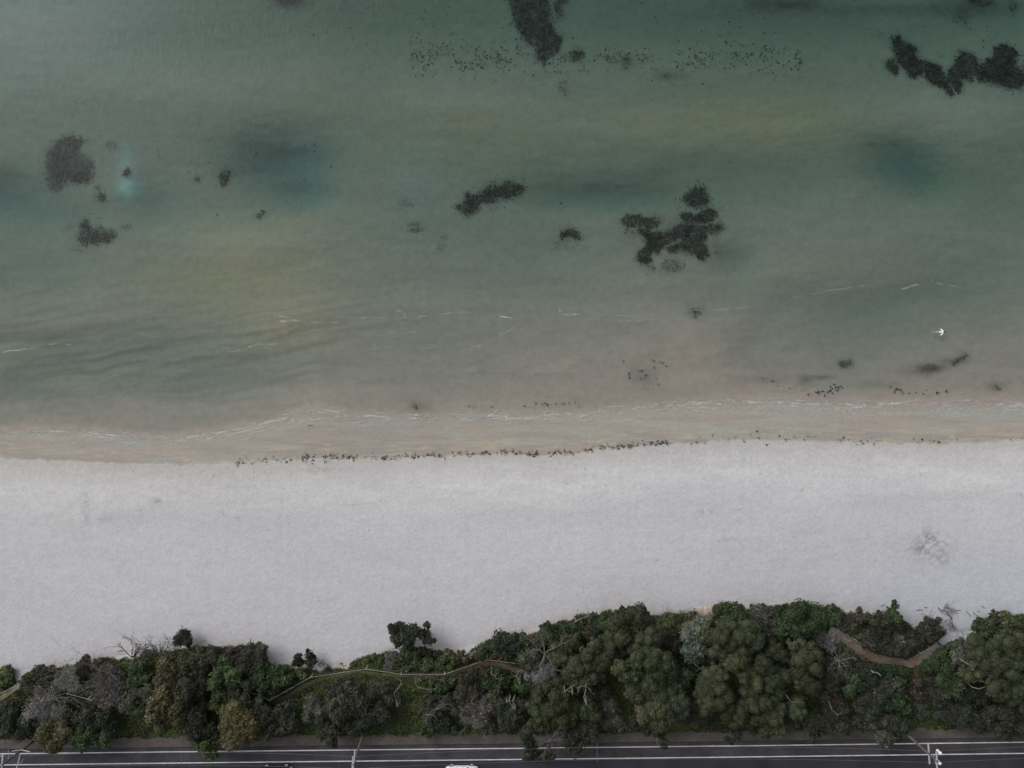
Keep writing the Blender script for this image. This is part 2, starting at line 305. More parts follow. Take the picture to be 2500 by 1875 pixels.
# light and dark lines of the swell ripples, painted into the bed colour
st = fbm(x/150, (y+0.15*x+34*fbm(x/160, y/140, 75))/11, 76, 3)
sb = sb*(1-0.22*(sm(.48, .74, st)-.4*sm(.5, .3, st))*sm(900, 300, np.abs(x-450))*np.exp(-((y-850)/125)**2))[..., None]
sb = sb*(1+0.06*(fbm(x/110, (y+0.08*x)/5, 77, 3)-.5)*sm(330, 200, W_-y))[..., None]
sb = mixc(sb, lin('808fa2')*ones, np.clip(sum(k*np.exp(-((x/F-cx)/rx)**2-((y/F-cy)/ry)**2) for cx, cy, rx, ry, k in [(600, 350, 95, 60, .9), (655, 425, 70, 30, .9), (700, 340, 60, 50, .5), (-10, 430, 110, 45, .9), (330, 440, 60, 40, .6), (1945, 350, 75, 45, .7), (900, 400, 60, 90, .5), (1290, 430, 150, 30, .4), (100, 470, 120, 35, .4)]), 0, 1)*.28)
sb = sb*.80
sb = mixc(sb, lin('a1968e')*ones*.80, .7*sm(420, 120, W_-y)*np.clip(.35+.65*sm(500, 1100, x)+.3*(fbm(x/120, y/50, 79)-.5), 0, 1))
sb = mixc(sb, lin('a59b90')*ones*.9, .5*sm(26, 4, W_-y))
# weedy stains on the bed
for cx, cy, rx, ry, k in [(2013, 796, 26, 9, .6), (1825, 786, 16, 8, .55), (1775, 815, 30, 6, .3), (1740, 822, 16, 10, .3), (1502, 672, 26, 12, .28), (1640, 820, 70, 12, .2), (1390, 815, 30, 22, .25), (905, 878, 24, 12, .25), (2150, 835, 20, 12, .25), (1900, 830, 60, 8, .2), (2060, 780, 30, 8, .35), (2110, 15, 90, 26, .35), (1700, 8, 60, 14, .35), (1800, 25, 120, 20, .22), (630, 2, 40, 14, .45), (1640, 10, 120, 30, .2), (1950, 20, 120, 12, .2), (1450, 165, 40, 10, .25), (1345, 130, 40, 20, .15), (130, 360, 30, 40, .3), (1450, 500, 90, 60, .18), (1980, 800, 40, 14, .25)]:
    k2 = k*np.exp(-((x/F-cx)/rx)**2-((y/F-cy)/ry)**2)*(0.6+0.8*fbm(x/12, y/8, 78))
    sb = mixc(sb, lin('2f2c2a')*ones, np.clip(k2*1.3, 0, .9))
STAIN = np.zeros(UU.shape)
colr = mixc(sb, beachc, sm(-16, 8, y-W_))
# ground beneath the scrub
du = mixc(lin('3a4a29')*ones, lin('3b3a27')*ones, sm(.4, .65, fbm(x/40, y/30, 81)))
du = mixc(du, lin('2a2722')*ones, sm(.5, .7, fbm(x/25, y/25, 82)))
du = mixc(du, lin('5a4c42')*ones, np.clip(sum(k*np.exp(-((x-cx)/rx)**2-((y-cy)/ry)**2) for cx, cy, rx, ry, k in
     [(2085, 1545, 22, 30, .9), (1670, 1775, 60, 12, .8), (1700, 1495, 30, 12, .9), (1180, 1612, 60, 12, .5), (2245, 1660, 18, 60, .4), (2110, 1590, 40, 14, .8), (1130, 1592, 30, 9, .5)]), 0, 1))
du = du*(1+0.5*(fbm(x/5, y/5, 83, 3)-.5))[..., None]
insand = inpoly(x+6*(fbm(x/9, y/9, 84)-.5), y+6*(fbm(x/9, y/9, 85)-.5), SANDPOLY)
du = np.where(insand[..., None], lin('96969b')*ones, du)
colr = np.where((y > V_)[..., None], du, colr)
colr = np.clip(colr, 0.001, 0.9)
NV, NU = UU.shape
idx = np.arange(NV*NU).reshape(NV, NU)
q = np.stack([idx[1:, :-1], idx[1:, 1:], idx[:-1, 1:], idx[:-1, :-1]], -1)
cy_, cu_ = (VV[1:, 1:]+VV[:-1, :-1])/2, (UU[1:, 1:]+UU[:-1, :-1])/2
cW, cD, cV = Wc(cu_), Dc(cu_), Vc(cu_)
csand = inpoly(cu_, cy_, SANDPOLY)
PV = np.stack([XX, YY, ZZ], -1).reshape(-1, 3); PC = colr.reshape(-1, 3)
def sheet(name, mask, mat):
    qq = q[mask].reshape(-1, 4); u, inv = np.unique(qq, return_inverse=True)
    o = mesh(name, PV[u], inv.reshape(qq.shape), mat, vcol=PC[u], smooth=True); o['kind'] = 'structure'; return o
sheet('wet_sand', (cy_ >= cW) & (cy_ < cD), M['sand'])
sheet('beach', ((cy_ >= cD) & (cy_ < cV)) | ((cy_ >= cD) & csand), M['sand'])
sheet('dune_ground', (cy_ >= cV) & ~csand, M['soil'])
# the sea
b_ = MB(); b_.box((0, 1500-30, -4.5), (6400, 3100, 9.0))
sea = b_.build('water', M['water']); sea['kind'] = 'structure'

def strip(name, f1, f2, z1, z2, mat, xs=None, kind='structure', parent=None, vcol=None):
    xs = np.linspace(-3000, 5500, 400) if xs is None else xs
    a = np.stack([*P(xs, f1(xs), z1), np.full(len(xs), z1)], 1); b = np.stack([*P(xs, f2(xs), z2), np.full(len(xs), z2)], 1)
    n = len(xs); V = np.vstack([a, b]); Q = [(n+i, n+i+1, i+1, i) for i in range(n-1)]
    o = mesh(name, V, Q, mat, parent, vcol=vcol)
    if kind: o['kind'] = kind
    return o
vedge = lambda x: ROAD(x, VERGE)+10+7*(fbm(x/30, x*0, 91)-.5)*2+4*(vn(x/8, x*0, 92)-.5)
strip('verge', vedge, lambda x: ROAD(x, KERB), ZR+.10, ZR+.12, M['verge'], np.linspace(-200, 2700, 900))
strip('kerb', lambda x: ROAD(x, KERB), lambda x: ROAD(x, KERB+1.4), ZR+.135, ZR+.01, M['kerb'])
strip('road', lambda x: ROAD(x, KERB+.8), lambda x: ROAD(x, 200), ZR, ZR, M['asphalt'])
strip('road', lambda x: ROAD(x, 27.3), lambda x: ROAD(x, 84), ZR+.003, ZR+.003, M['asphalt2'])
strip('kerb', lambda x: ROAD(x, 199), lambda x: ROAD(x, 202), ZR+.01, ZR+.135, M['kerb'])
strip('pavement', lambda x: ROAD(x, 202), lambda x: ROAD(x, 290), ZR+.134, ZR+.134, M['verge'])
for o_ in (0, 27.3):
    s_ = strip('road_marking', lambda x: ROAD(x, o_-1.25), lambda x: ROAD(x, o_+1.25), ZR+.009, ZR+.009, M['paint'])
for k in range(-10, 32):
    x0 = k*160.; s_ = strip('road_marking', lambda x: ROAD(x, 84), lambda x: ROAD(x, 86.5), ZR+.009, ZR+.009, M['paint'], np.linspace(x0, x0+54, 4))

FENCE1 = [tuple(map(float, T(2, a, b))) for a, b in [(-70, 730), (60, 775), (133, 812), (478, 617)]]
# footpaths through the scrub
def ribbon(name, pts, wid, cols, gain=(1, 1, 1)):
    pts = np.array(pts, float); d = np.r_[0, np.cumsum(np.hypot(*np.diff(pts, axis=0).T))]
    n = int(d[-1]/2.5); s_ = np.linspace(0, d[-1], n)
    c = np.stack([np.interp(s_, d, pts[:, 0]), np.interp(s_, d, pts[:, 1])], 1)
    k_ = np.ones(9)/9; cp = np.pad(c, ((4, 4), (0, 0)), 'edge'); c = np.stack([np.convolve(cp[:, i], k_, 'valid') for i in (0, 1)], 1)
    t_ = np.gradient(c, axis=0); t_ /= np.linalg.norm(t_, axis=1)[:, None]; nn = np.stack([-t_[:, 1], t_[:, 0]], 1)
    wd = np.interp(s_, d, wid)*(0.75+0.6*fbm(s_/14, s_*0, 93)); m_ = 7; V = []; Cc = []
    for j in range(m_):
        f = j/(m_-1)*2-1; p = c+nn*(wd*f+1.5*np.sign(f)*(vn(s_/5, s_*0+j, 94)-.5))[:, None]
        z = gz(p[:, 0], p[:, 1])+0.07-0.05*abs(f); V.append(np.stack([*P(p[:, 0], p[:, 1], z), z], 1))
        cc = np.stack([np.interp(s_, d, np.array([lin(h) for h in cols])[:, i]) for i in range(3)], 1)
        Cc.append(cc*np.array(gain)*(1+.3*(fbm(p[:, 0]/6, p[:, 1]/6, 95)-.5))[:, None])
    V = np.stack(V, 1).reshape(-1, 3); Cc = np.stack(Cc, 1).reshape(-1, 3)
    i = np.arange(n*m_).reshape(n, m_); Q = np.stack([i[:-1, :-1], i[1:, :-1], i[1:, 1:], i[:-1, 1:]], -1).reshape(-1, 4)
    o = mesh(name, V, Q, M['path'], vcol=Cc, smooth=True); o['kind'] = 'structure'; return o
TT = lambda t, l: [tuple(map(float, T(t, a, b))) for a, b in l]
PATH1 = TT(2, [(120, 860), (330, 750), (430, 680), (600, 618), (900, 572), (1060, 592), (1240, 606), (1600, 606), (1780, 552), (1960, 495), (2110, 520), (2212, 560)])+TT(3, [(110, 560), (200, 600)])
ribbon('path', PATH1, [3, 4, 5, 4.5, 4, 3.5, 3.5, 3.5, 4, 7, 7, 6, 6, 4], ['3a3628', '4a4634', '565040', '4a4834', '45442f', '454430', '4c4937', '4c4737', '504636', '5d4f44', '5e5048', '5a4d44', '594d46', '50453b'], gain=(1.2, 1.28, 1.3))
PATH2 = TT(4, [(560, 215), (620, 235), (700, 290), (850, 410), (980, 465), (1120, 480), (1270, 505), (1400, 410), (1550, 295), (1700, 250)])
ribbon('path', PATH2, [7, 10, 12, 14, 11, 8, 10, 9, 8, 11], ['75706e', '7c706a', '6e6158', '69594d', '635449', '5c5046', '6c5a4c', '7a7068', '8b8a8d', '96969b'], gain=(1.55, 1.66, 1.75))
ribbon('path', TT(4, [(1290, 505), (1310, 620), (1330, 760), (1340, 900)]), [5, 5, 6, 4], ['554a3f', '4c4534', '463d35', '3c382c'], gain=(1.0, 1.08, 1.1))
ribbon('path', TT(1, [(-200, 900), (0, 800), (90, 730), (150, 690), (165, 660)]), [4, 5, 6, 6, 5], ['5d5548', '6b6354', '7a7264', '8d877c', '9a9690'], gain=(1.1, 1.12, 1.15))

# ------------------------------------------------------------------ foliage
rng = np.random.default_rng(7)
def quads(pos, nrm, a, b, col, r=rng):
    """one four-sided leaf per position, half sizes a (length) and b (width)"""
    n = len(pos); nrm = nrm/(np.linalg.norm(nrm, axis=1)[:, None]+1e-9)
    t_ = r.normal(size=(n, 3)); t_ -= nrm*np.sum(t_*nrm, 1)[:, None]; t_ /= np.linalg.norm(t_, axis=1)[:, None]+1e-9
    b2 = np.cross(nrm, t_); a = np.broadcast_to(a, (n,))[:, None]; b = np.broadcast_to(b, (n,))[:, None]
    V = np.stack([pos-t_*a, pos-b2*b+t_*a*.1, pos+t_*a, pos+b2*b+t_*a*.1], 1).reshape(-1, 3)
    return V, np.arange(4*n).reshape(n, 4), col
def spheredirs(n, zmin, r=rng):
    z = r.uniform(zmin, 1, n); a = r.uniform(0, 2*math.pi, n); s_ = np.sqrt(1-z*z)
    return np.stack([s_*np.cos(a), s_*np.sin(a), z], 1)
def qsphere(k=4):
    V = []; Q = []
    for ax in range(3):
        for sg in (-1, 1):
            g_ = np.linspace(-1, 1, k+1); A, B = np.meshgrid(g_, g_); o_ = np.full(A.shape, float(sg))
            L = [None]*3; L[ax] = o_; L[(ax+1) % 3] = A*sg; L[(ax+2) % 3] = B
            v = np.stack(L, -1).reshape(-1, 3); v /= np.linalg.norm(v, axis=1)[:, None]
            i = np.arange((k+1)**2).reshape(k+1, k+1)+len(V)*(k+1)**2
            V.append(v); Q.append(np.stack([i[:-1, :-1], i[:-1, 1:], i[1:, 1:], i[1:, :-1]], -1).reshape(-1, 4))
    return np.vstack(V), np.vstack(Q)
QS = qsphere(4)
# style: leaf colour, second colour, lobe radius, leaf length, leaf width, raggedness, twig share, lobes per area
ST = {
 'm': ('2e3322', '393d2a', .78, .105, .065, .04, 0, 2.3), 'l': ('383c29', '454832', .72, .105, .065, .04, 0, 2.3),
 'g': ('2a3621', '36422a', .55, .15, .085, .22, 0, 2.2), 'e': ('2f3c25', '3d4a2b', .50, .15, .085, .25, 0, 2.2),
 'd': ('262b20', '34372b', .50, .14, .075, .28, .05, 2.1), 'o': ('413f2d', '504b34', .50, .13, .075, .20, 0, 2.4),
 'y': ('3a442b', '4c5236', .45, .14, .07, .30, .05, 2.2), 'b': ('2e2f26', '3b3a30', .45, .14, .06, .35, .35, 2.0),
 'n': ('413b33', '544c42', .40, .13, .06, .35, .25, 2.0),
 'w': ('656d60', '4b5148', .35, .12, .055, .35, 0, 2.6), 'q': ('3f4235', '504f44', .45, .13, .05, .35, .45, 2.0),
 's': ('6b6868', '7f7c7c', .45, .13, .03, .40, .9, 1.6), 'p': ('4d4947', '635e5c', .45, .13, .03, .35, .8, 1.9),
}
GAIN = 1.0
def crown(root, blobs, style):
    c1, c2, rl, la, lb, rag, twig, dens = ST[style]; c1, c2 = lin(c1)*GAIN, lin(c2)*GAIN
    Vs, Qs, Cs = [], [], []; n0 = 0
    ttone = rng.uniform(.82, 1.2); hue = np.array([rng.uniform(.90, 1.05), 1, rng.uniform(.9, 1.1)]); c1, c2 = c1*hue, c2*hue; ls_ = rng.uniform(.8, 1.35); la *= ls_; lb *= ls_; dens *= rng.uniform(.85, 1.1)
    def put(V, Q, c):
        nonlocal n0
        Vs.append(V); Qs.append(Q+n0); Cs.append(c); n0 += len(V)
    sat = []
    for X, Y, Z, R in blobs:
        for _ in range(3 if style in 'ml' else 4):
            a_ = rng.uniform(0, 2*math.pi); q_ = R*rng.uniform(.26, .44); e_ = R*rng.uniform(.72, 1.0)-q_*.35
            sat.append((X+math.cos(a_)*e_, Y+math.sin(a_)*e_, Z-R*rng.uniform(-.1, .35), q_))
    for X, Y, Z, R in list(blobs)+sat:
        tone = rng.uniform(.88, 1.12)*ttone
        rr = min(rl, R*.55)
        ns = max(6, int(dens*(R/rr)**2))
        d = spheredirs(ns, -.25); cen = np.array([X, Y, Z])+d*np.array([1, 1, .72])*(R-rr*.75)*rng.uniform(.72, 1.06, (ns, 1))
        # ragged outline: a few lobes stray
        rs = rr*rng.uniform(.45, 1.3, ns)
        cm = rng.uniform(0, 1, ns); lt = rng.uniform(.8, 1.22, ns)*tone
        k = np.maximum(12, (rs**2*(190 if twig < .5 else 70)).astype(int)); I = np.repeat(np.arange(ns), k); n = len(I)
        dl = spheredirs(n, -.45); rad = rng.uniform(.82, 1.05, n)+rag*rng.exponential(.5, n)
        pos = cen[I]+dl*(rs[I]*rad)[:, None]
        nr = dl+rng.normal(size=(n, 3))*.55+np.array([0, 0, .35])
        f = cm[I]*.6+rng.uniform(0, .4, n); c = (c1*(1-f[:, None])+c2*f[:, None])*(lt[I]*(rng.uniform(.6, 1.45, n) if style in 'ml' else rng.uniform(.45, 1.7, n)))[:, None]
        put(*quads(pos, nr, la*rng.uniform(.7, 1.35, n), lb*rng.uniform(.7, 1.3, n), c))
        if twig > 0:
            nt_ = int(twig*170*R*R); d2 = spheredirs(nt_, -.1); r0 = rng.uniform(.35, .85, nt_)
            p = np.array([X, Y, Z])+d2*np.array([1, 1, .75])*(R*r0)[:, None]
            dd = d2*np.array([1, 1, .5])+rng.normal(size=(nt_, 3))*.45; dd /= np.linalg.norm(dd, axis=1)[:, None]
            L = rng.uniform(.18, .55, nt_)*min(1, R)
            sd_ = np.cross(dd, np.array([0, 0, 1.])+rng.normal(size=(nt_, 3))*.3); sd_ /= np.linalg.norm(sd_, axis=1)[:, None]+1e-9
            wv = rng.uniform(.012, .028, nt_)[:, None]
            V = np.stack([p-sd_*wv, p+sd_*wv, p+dd*L[:, None]+sd_*wv*.4, p+dd*L[:, None]-sd_*wv*.4], 1).reshape(-1, 3)
            cc = (lin('7c7878') if style in 'sp' else lin('4a4742'))*rng.uniform(.7, 1.35, (nt_, 1))
            if style == 'p': cc = lin('656060')*rng.uniform(.7, 1.3, (nt_, 1))
            put(V, np.arange(4*nt_).reshape(nt_, 4), cc)
        # inner foliage that fills each lobe and the crown
        if twig < .8:
            cv = (QS[0][None]*(rs*(.76 if style in 'ml' else .62))[:, None, None]+cen[:, None]).reshape(-1, 3); nq = len(QS[0])
            cq = (QS[1][None]+(np.arange(ns)*nq)[:, None, None]).reshape(-1, 4)
            put(cv, cq, np.repeat((c1*.5+c2*.5)[None]*lt[:, None], len(QS[1]), 0))
            V = QS[0]*np.array([1, 1, .7])*R*.66+np.array([X, Y, Z]); put(V, QS[1], np.repeat((c1*.5+c2*.5)[None]*tone, len(QS[1]), 0))
    return mesh('crown', np.vstack(Vs), np.vstack(Qs), M['leaf'], root, col=np.vstack(Cs))
GRP = {'m': 'round topped olive green trees of the beach scrub', 'l': 'round topped olive green trees of the beach scrub', 'g': 'green leafy shrubs of the beach scrub', 'e': 'green leafy shrubs of the beach scrub',
       'd': 'dark shrubs of the beach scrub', 'o': 'ochre flowering shrubs of the beach scrub', 'y': 'light olive bushes at the scrub edge', 'b': 'brown half bare shrubs', 'n': 'brown half bare shrubs',
       'w': 'silver leaved bushes', 'q': 'grey twiggy shrubs', 's': 'leafless grey dead shrubs', 'p': 'leafless grey dead shrubs'}
def plant(tile, style, h, blobs, label, cat='shrub', name=None):
    B = []
    if style == 'g' and h <= 1.5: style = 'e'
    for bx, by, br in blobs:
        br *= .93 if tile == 2 else 1.0
        px, py = map(float, T(tile, bx, by)); rp = br/3.45625
        if style in 'gy' and h < 1.9: rp *= .82; br *= .82
        for pa, hw in ((PATH1, 7.5), (PATH2, 10.0), (FENCE1, 2.5)):
            a = np.array(pa); v = None; dm = 1e9
            for i in range(len(a)-1):
                ab = a[i+1]-a[i]; t_ = min(1, max(0, float(np.dot(np.array([px, py])-a[i], ab)/np.dot(ab, ab)))); dv = np.array([px, py])-(a[i]+t_*ab); dd = float(np.hypot(*dv))
                if dd < dm: dm = dd; v = dv
            if dm < rp+hw:
                o_ = rp+hw-dm; v = v/(dm+1e-6); sh = min(o_*.6, 8); px += v[0]*sh; py += v[1]*sh; br = max(br-(o_-sh)*3.45625, br*.55)
        R = br/3.45625*S*.93*(1.1 if style in 'ml' else 1.0)
        z0 = float(gz(px, py)); hh = h*random.uniform(.85, 1.08); zc = max(z0+hh-R*.72, z0+R*.25)
        X, Y = P(px, py, zc+R*.3); B.append((float(X), float(Y), zc, R))
    px = float(np.mean([T(tile, b[0], b[1])[0] for b in blobs])); py = float(np.mean([T(tile, b[0], b[1])[1] for b in blobs]))
    z0 = float(gz(px, py)); X, Y = P(px, py, z0+h*.6); X = float(X); Y = float(Y)
    name = name or {'m': 'broad_tree', 'l': 'broad_tree', 'g': 'green_shrub', 'e': 'green_shrub', 'd': 'dark_shrub', 'o': 'flowering_shrub', 'y': 'olive_bush', 'b': 'brown_shrub', 'n': 'brown_shrub', 'w': 'silver_bush', 'q': 'twiggy_shrub', 's': 'dead_shrub', 'p': 'dead_shrub'}[style]
    r = empty(name, (X, Y, z0)); tag(r, label, cat, GRP[style])
    crown(r, B, style)
    tb = MB(); rt = .05+.03*h
    top = np.array([X, Y, z0+h*.35]); tb.tube([(X, Y, z0-.3), (X+.1, Y-.05, z0+h*.18), top], [rt*1.4, rt*1.1, rt], 6)
    for bx_, by_, bz_, bR in B:
        e = np.array([bx_, by_, bz_]); mid = (top+e)/2+rng.normal(size=3)*.15; tb.tube([top, mid, e], [rt*.8, rt*.55, rt*.3], 6)
    tb.build('trunk', M['dead_wood'] if style in 'sp' else M['bark'], r)
    return r

# dead limbs and leafless brush
def branch(mb, p, d, L, r, lev, rnd, curl=.35, twigs=3):
    n = 4; pts = [np.array(p)]; dd = np.array(d, float)
    for i in range(n):
        dd = dd+np.array([rnd.gauss(0, curl), rnd.gauss(0, curl), rnd.gauss(0, curl*.4)])*.5; dd /= np.linalg.norm(dd)
        pts.append(pts[-1]+dd*L/n)
    mb.tube(pts, np.linspace(r, r*.45, n+1)*.72, 4, False)
    if lev > 0:
        for k in range(twigs):
            i = rnd.randint(1, n); a = rnd.uniform(.35, .9)*rnd.choice((-1, 1)); c_, s_ = math.cos(a), math.sin(a)
            d2 = np.array([dd[0]*c_-dd[1]*s_, dd[0]*s_+dd[1]*c_, dd[2]+rnd.uniform(-.1, .25)])
            branch(mb, pts[i], d2, L*rnd.uniform(.3, .7), r*.55, lev-1, rnd, curl, twigs)
def dead(tile, x, y, angs, L, label, mat='dead_wood', h0=.6, lev=3, r=.07, rise=.35, twigs=3, seed=1, n=None, name='dead_shrub', group='bare dead branches and trees', zbase=None, cat='dead tree'):
    px, py = map(float, T(tile, x, y)); z0 = float(gz(px, py)); X, Y = map(float, P(px, py, z0+h0))
    rt = empty(name, (X, Y, z0)); tag(rt, label, cat, group); rnd = random.Random(seed)
    tr_ = MB(); tr_.tube([(X, Y, z0-.25), (X+.05, Y, z0+h0*.5), (X, Y, z0+h0)], [r*1.5, r*1.3, r*1.1], 6); tr_.build('trunk', M[mat], rt)
    for a in angs:
        b = MB(); a_ = math.radians(a); branch(b, (X, Y, z0+h0), (math.cos(a_), math.sin(a_), rise), L*rnd.uniform(.8, 1.15), r, lev, rnd, .35, twigs)
        b.build('limb', M[mat], rt)
    return rt
def limb(tile, pts, r, label, mat='pale_wood', h=3.0, seed=1, side=3, name='dead_branch', group='pale bare limbs showing above the scrub'):
    Q_ = []
    for i, (a, b) in enumerate(pts):
        px, py = map(float, T(tile, a, b)); z = float(gz(px, py))+h+.15*math.sin(i*2.1+seed); X, Y = map(float, P(px, py, z)); Q_.append((X, Y, z))
    rt = empty(name, Q_[0]); tag(rt, label, 'branch', group); rnd = random.Random(seed)
    b = MB(); k = len(Q_); b.tube(Q_, np.linspace(r, r*.55, k)*.8, 6)
    g_ = np.array([Q_[0][0], Q_[0][1], Q_[0][2]]); gb = g_.copy(); gb[2] = float(gz(*map(float, T(tile, *pts[0]))))-.1
    b.tube([gb, (gb+g_)/2+np.array([.1, .1, 0]), g_], [r*1.3, r*1.1, r], 6)
    b.build('limb', M[mat], rt)
    t_ = MB()
    for _ in range(side):
        i = rnd.randint(1, k-1); d = np.array(Q_[i])-np.array(Q_[i-1]); d /= np.linalg.norm(d); a = rnd.uniform(.5, 1.1)*rnd.choice((-1, 1))
        branch(t_, Q_[i], (d[0]*math.cos(a)-d[1]*math.sin(a), d[0]*math.sin(a)+d[1]*math.cos(a), .1), rnd.uniform(.5, 1.1), r*.5, 1, rnd, .5, 2)
    if side: t_.build('twig', M[mat], rt)
    return rt

# ------------------------------------------------------------------ seaweed and reef patches on the sea bed
def weed(name, poly, dens, size, cols, label, cat='seagrass', group='dark seagrass beds under the water', hgt=.25, rag=6, keep=.42, nsc=8, z=None, parent=None):
    """tufts of short blades standing on the bed inside an outline (survey grid)"""
    poly = np.array(poly, float); mn, mx_ = poly.min(0)-14, poly.max(0)+14
    A = (mx_-mn).prod(); n = int(A*dens*.32); p = rng.uniform(mn, mx_, (n, 2))
    q_ = p+rag*2*np.stack([fbm(p[:, 0]/9, p[:, 1]/9, 101)-.5, fbm(p[:, 0]/9, p[:, 1]/9, 102)-.5], 1)+rng.normal(size=(n, 2))*rag*.5*rng.exponential(1.0, (n, 1))*1.4
    dn = rng.random(n) < .55+.6*fbm(p[:, 0]/5, p[:, 1]/5, 105)
    k = dn & inpoly(q_[:, 0], q_[:, 1], [tuple(v) for v in poly]) & (fbm(p[:, 0]/nsc, p[:, 1]/nsc, 103)+rng.uniform(-.2, .2, n) > keep+.09)
    p = p[k]; n = len(p); zz = gz(p[:, 0], p[:, 1])+rng.uniform(.02, hgt, n); X, Y = P(p[:, 0], p[:, 1], zz)
    pos = np.stack([X, Y, zz], 1); nr = rng.normal(size=(n, 3))*.5+np.array([0, 0, 1.])
    f = fbm(p[:, 0]/16, p[:, 1]/12, 104)[:, None]; f = np.clip((f-.35)*3, 0, 1); c = (lin(cols[0])*(1-f)+lin(cols[1])*f)*rng.uniform(.6, 1.35, (n, 1))
    V, Q, c = quads(pos, nr, size*.68*rng.uniform(.5, 1.4, n), size*.40*rng.uniform(.5, 1.3, n), c)
    o = mesh(name, V, Q, M['leaf'], parent, col=c)
    ii = np.where((Vv > mn[1]-20) & (Vv < mx_[1]+20))[0]; jj = np.where((U > mn[0]-20) & (U < mx_[0]+20))[0]; sl = (slice(ii[0], ii[-1]+1), slice(jj[0], jj[-1]+1))
    xs_, ys_ = UU[sl], VV[sl]; acc = 0; pl = [tuple(v) for v in poly]
    for _ in range(22):
        dx, dy = rng.normal(0, 7, 2); acc = acc+inpoly(xs_+dx+10*(fbm(xs_/9, ys_/9, 106)-.5), ys_+dy+10*(fbm(xs_/9, ys_/9, 107)-.5), pl)
    STAIN[sl] = np.maximum(STAIN[sl], acc/22*.68*min(1, dens*.75)*(.55+.7*fbm(xs_/7, ys_/5, 108)))
    if dens < .65: tag(o, label, kind='stuff')
    else: tag(o, label, cat, group)
    return o
def ell(cx, cy, rx, ry, rot=0, n=14):
    c, s_ = math.cos(math.radians(rot)), math.sin(math.radians(rot))
    return [(cx+rx*math.cos(a)*c-ry*math.sin(a)*s_, cy+rx*math.cos(a)*s_+ry*math.sin(a)*c) for a in np.arange(n)*2*math.pi/n]
RR = lambda c, l: [tuple(map(float, R6(c, a, b))) for a, b in l]
def RE(c, x, y, rx, ry, rot=0): return RR(c, ell(x, y, rx, ry, rot))
DK = ('252a27', '4a4841'); BR = ('47403e', '5c5552')
weed('seagrass_bed', RR(0, [(395, 890), (460, 870), (500, 890), (540, 880), (565, 900), (510, 930), (500, 970), (540, 1000), (590, 1050), (605, 1115), (570, 1160), (505, 1180), (440, 1150), (410, 1180), (370, 1230), (315, 1200), (300, 1090), (305, 960), (350, 930)]), 1.3, .17, BR, 'large brown seagrass bed near the left edge of the sea', keep=.36)
weed('seagrass_bed', RR(0, [(440, 1150), (500, 1110), (560, 1090), (605, 1115), (560, 1165), (500, 1180)]), 1.0, .16, DK, 'dark lower corner lobe of the large brown seagrass bed', keep=.3)
weed('seagrass_bed', RR(0, [(515, 1425), (550, 1405), (580, 1425), (580, 1460), (620, 1470), (650, 1450), (670, 1490), (745, 1490), (750, 1520), (700, 1555), (600, 1570), (510, 1560), (490, 1520), (520, 1480)]), 1.4, .16, DK, 'dark blocky seagrass bed below the large brown one', keep=.32)
weed('seagrass_patch', RE(0, 540, 1590, 100, 22), .5, .13, BR, 'faint seagrass fringe under the blocky dark bed', keep=.5)
weed('seagrass_patch', RR(0, [(785, 1130), (800, 1100), (830, 1075), (835, 1105), (815, 1130)]), 2.2, .15, DK, 'small dark weed clump inside the turquoise hole', keep=.1, rag=2)
weed('seagrass_patch', RE(0, 652, 1268, 20, 32), 1.6, .15, DK, 'small dark weed clump above the blocky seagrass bed', keep=.25, rag=3)
weed('seagrass_patch', RE(0, 630, 1212, 22, 9), 1.2, .13, DK, 'thin weed sliver above a small round clump', keep=.3, rag=2)
weed('seagrass_patch', RR(0, [(1415, 1100), (1440, 1090), (1480, 1100), (1475, 1140), (1450, 1200), (1420, 1195), (1410, 1150)]), 1.6, .15, DK, 'upright dark weed clump left of the blue hole', keep=.3, rag=3)
weed('seagrass_patch', RE(0, 1268, 1155, 22, 13), 1.2, .13, DK, 'small weed clump left of the upright one', keep=.3, rag=3)
weed('seagrass_patch', RE(0, 1685, 1363, 18, 12)+[], 1.8, .13, DK, 'upper of two tiny weed clumps below the blue hole', keep=.2, rag=2)
weed('seagrass_patch', RE(0, 1667, 1391, 24, 15), 1.8, .13, DK, 'lower of two tiny weed clumps below the blue hole', keep=.2, rag=2)
weed('seagrass_patch', RE(0, 805, 1456, 42, 15), .8, .13, BR, 'faint weed smear right of the blocky seagrass bed', keep=.35)
weed('seagrass_patch', RE(0, 720, 940, 42, 30), .5, .13, BR, 'faint weed patch above the turquoise hole', keep=.45)
weed('seagrass_patch', RE(0, 440, 1465, 40, 20), .45, .13, BR, 'faint weed patch left of the blocky seagrass bed', keep=.45)
weed('seagrass_patch', RE(0, 1850, 8, 90, 35), .6, .15, BR, 'weed patch cut by the top edge left of the middle', keep=.45)
weed('seagrass_bed', RR(1, [(1085, -60), (1345, -60), (1340, 100), (1375, 190), (1425, 250), (1400, 330), (1340, 375), (1300, 395), (1262, 370), (1260, 310), (1190, 250), (1140, 190), (1105, 90)]), 1.3, .18, DK, 'big dark seagrass tongue reaching down from the top edge', keep=.3)
weed('seagrass_bed', RR(1, [(1385, -40), (1500, -40), (1440, 30), (1420, 60), (1445, 90), (1420, 125), (1395, 130), (1380, 60)]), 1.1, .15, DK, 'narrow dark weed strip beside the big tongue', keep=.35)
weed('seagrass_patch', RE(1, 1518, 355, 55, 36), 1.2, .15, DK, 'dark weed blot below the big seagrass tongue', keep=.38)
weed('seagrass_patch', RE(1, 1838, 405, 26, 32), .9, .14, BR, 'small brownish weed blot among scattered specks', keep=.38)
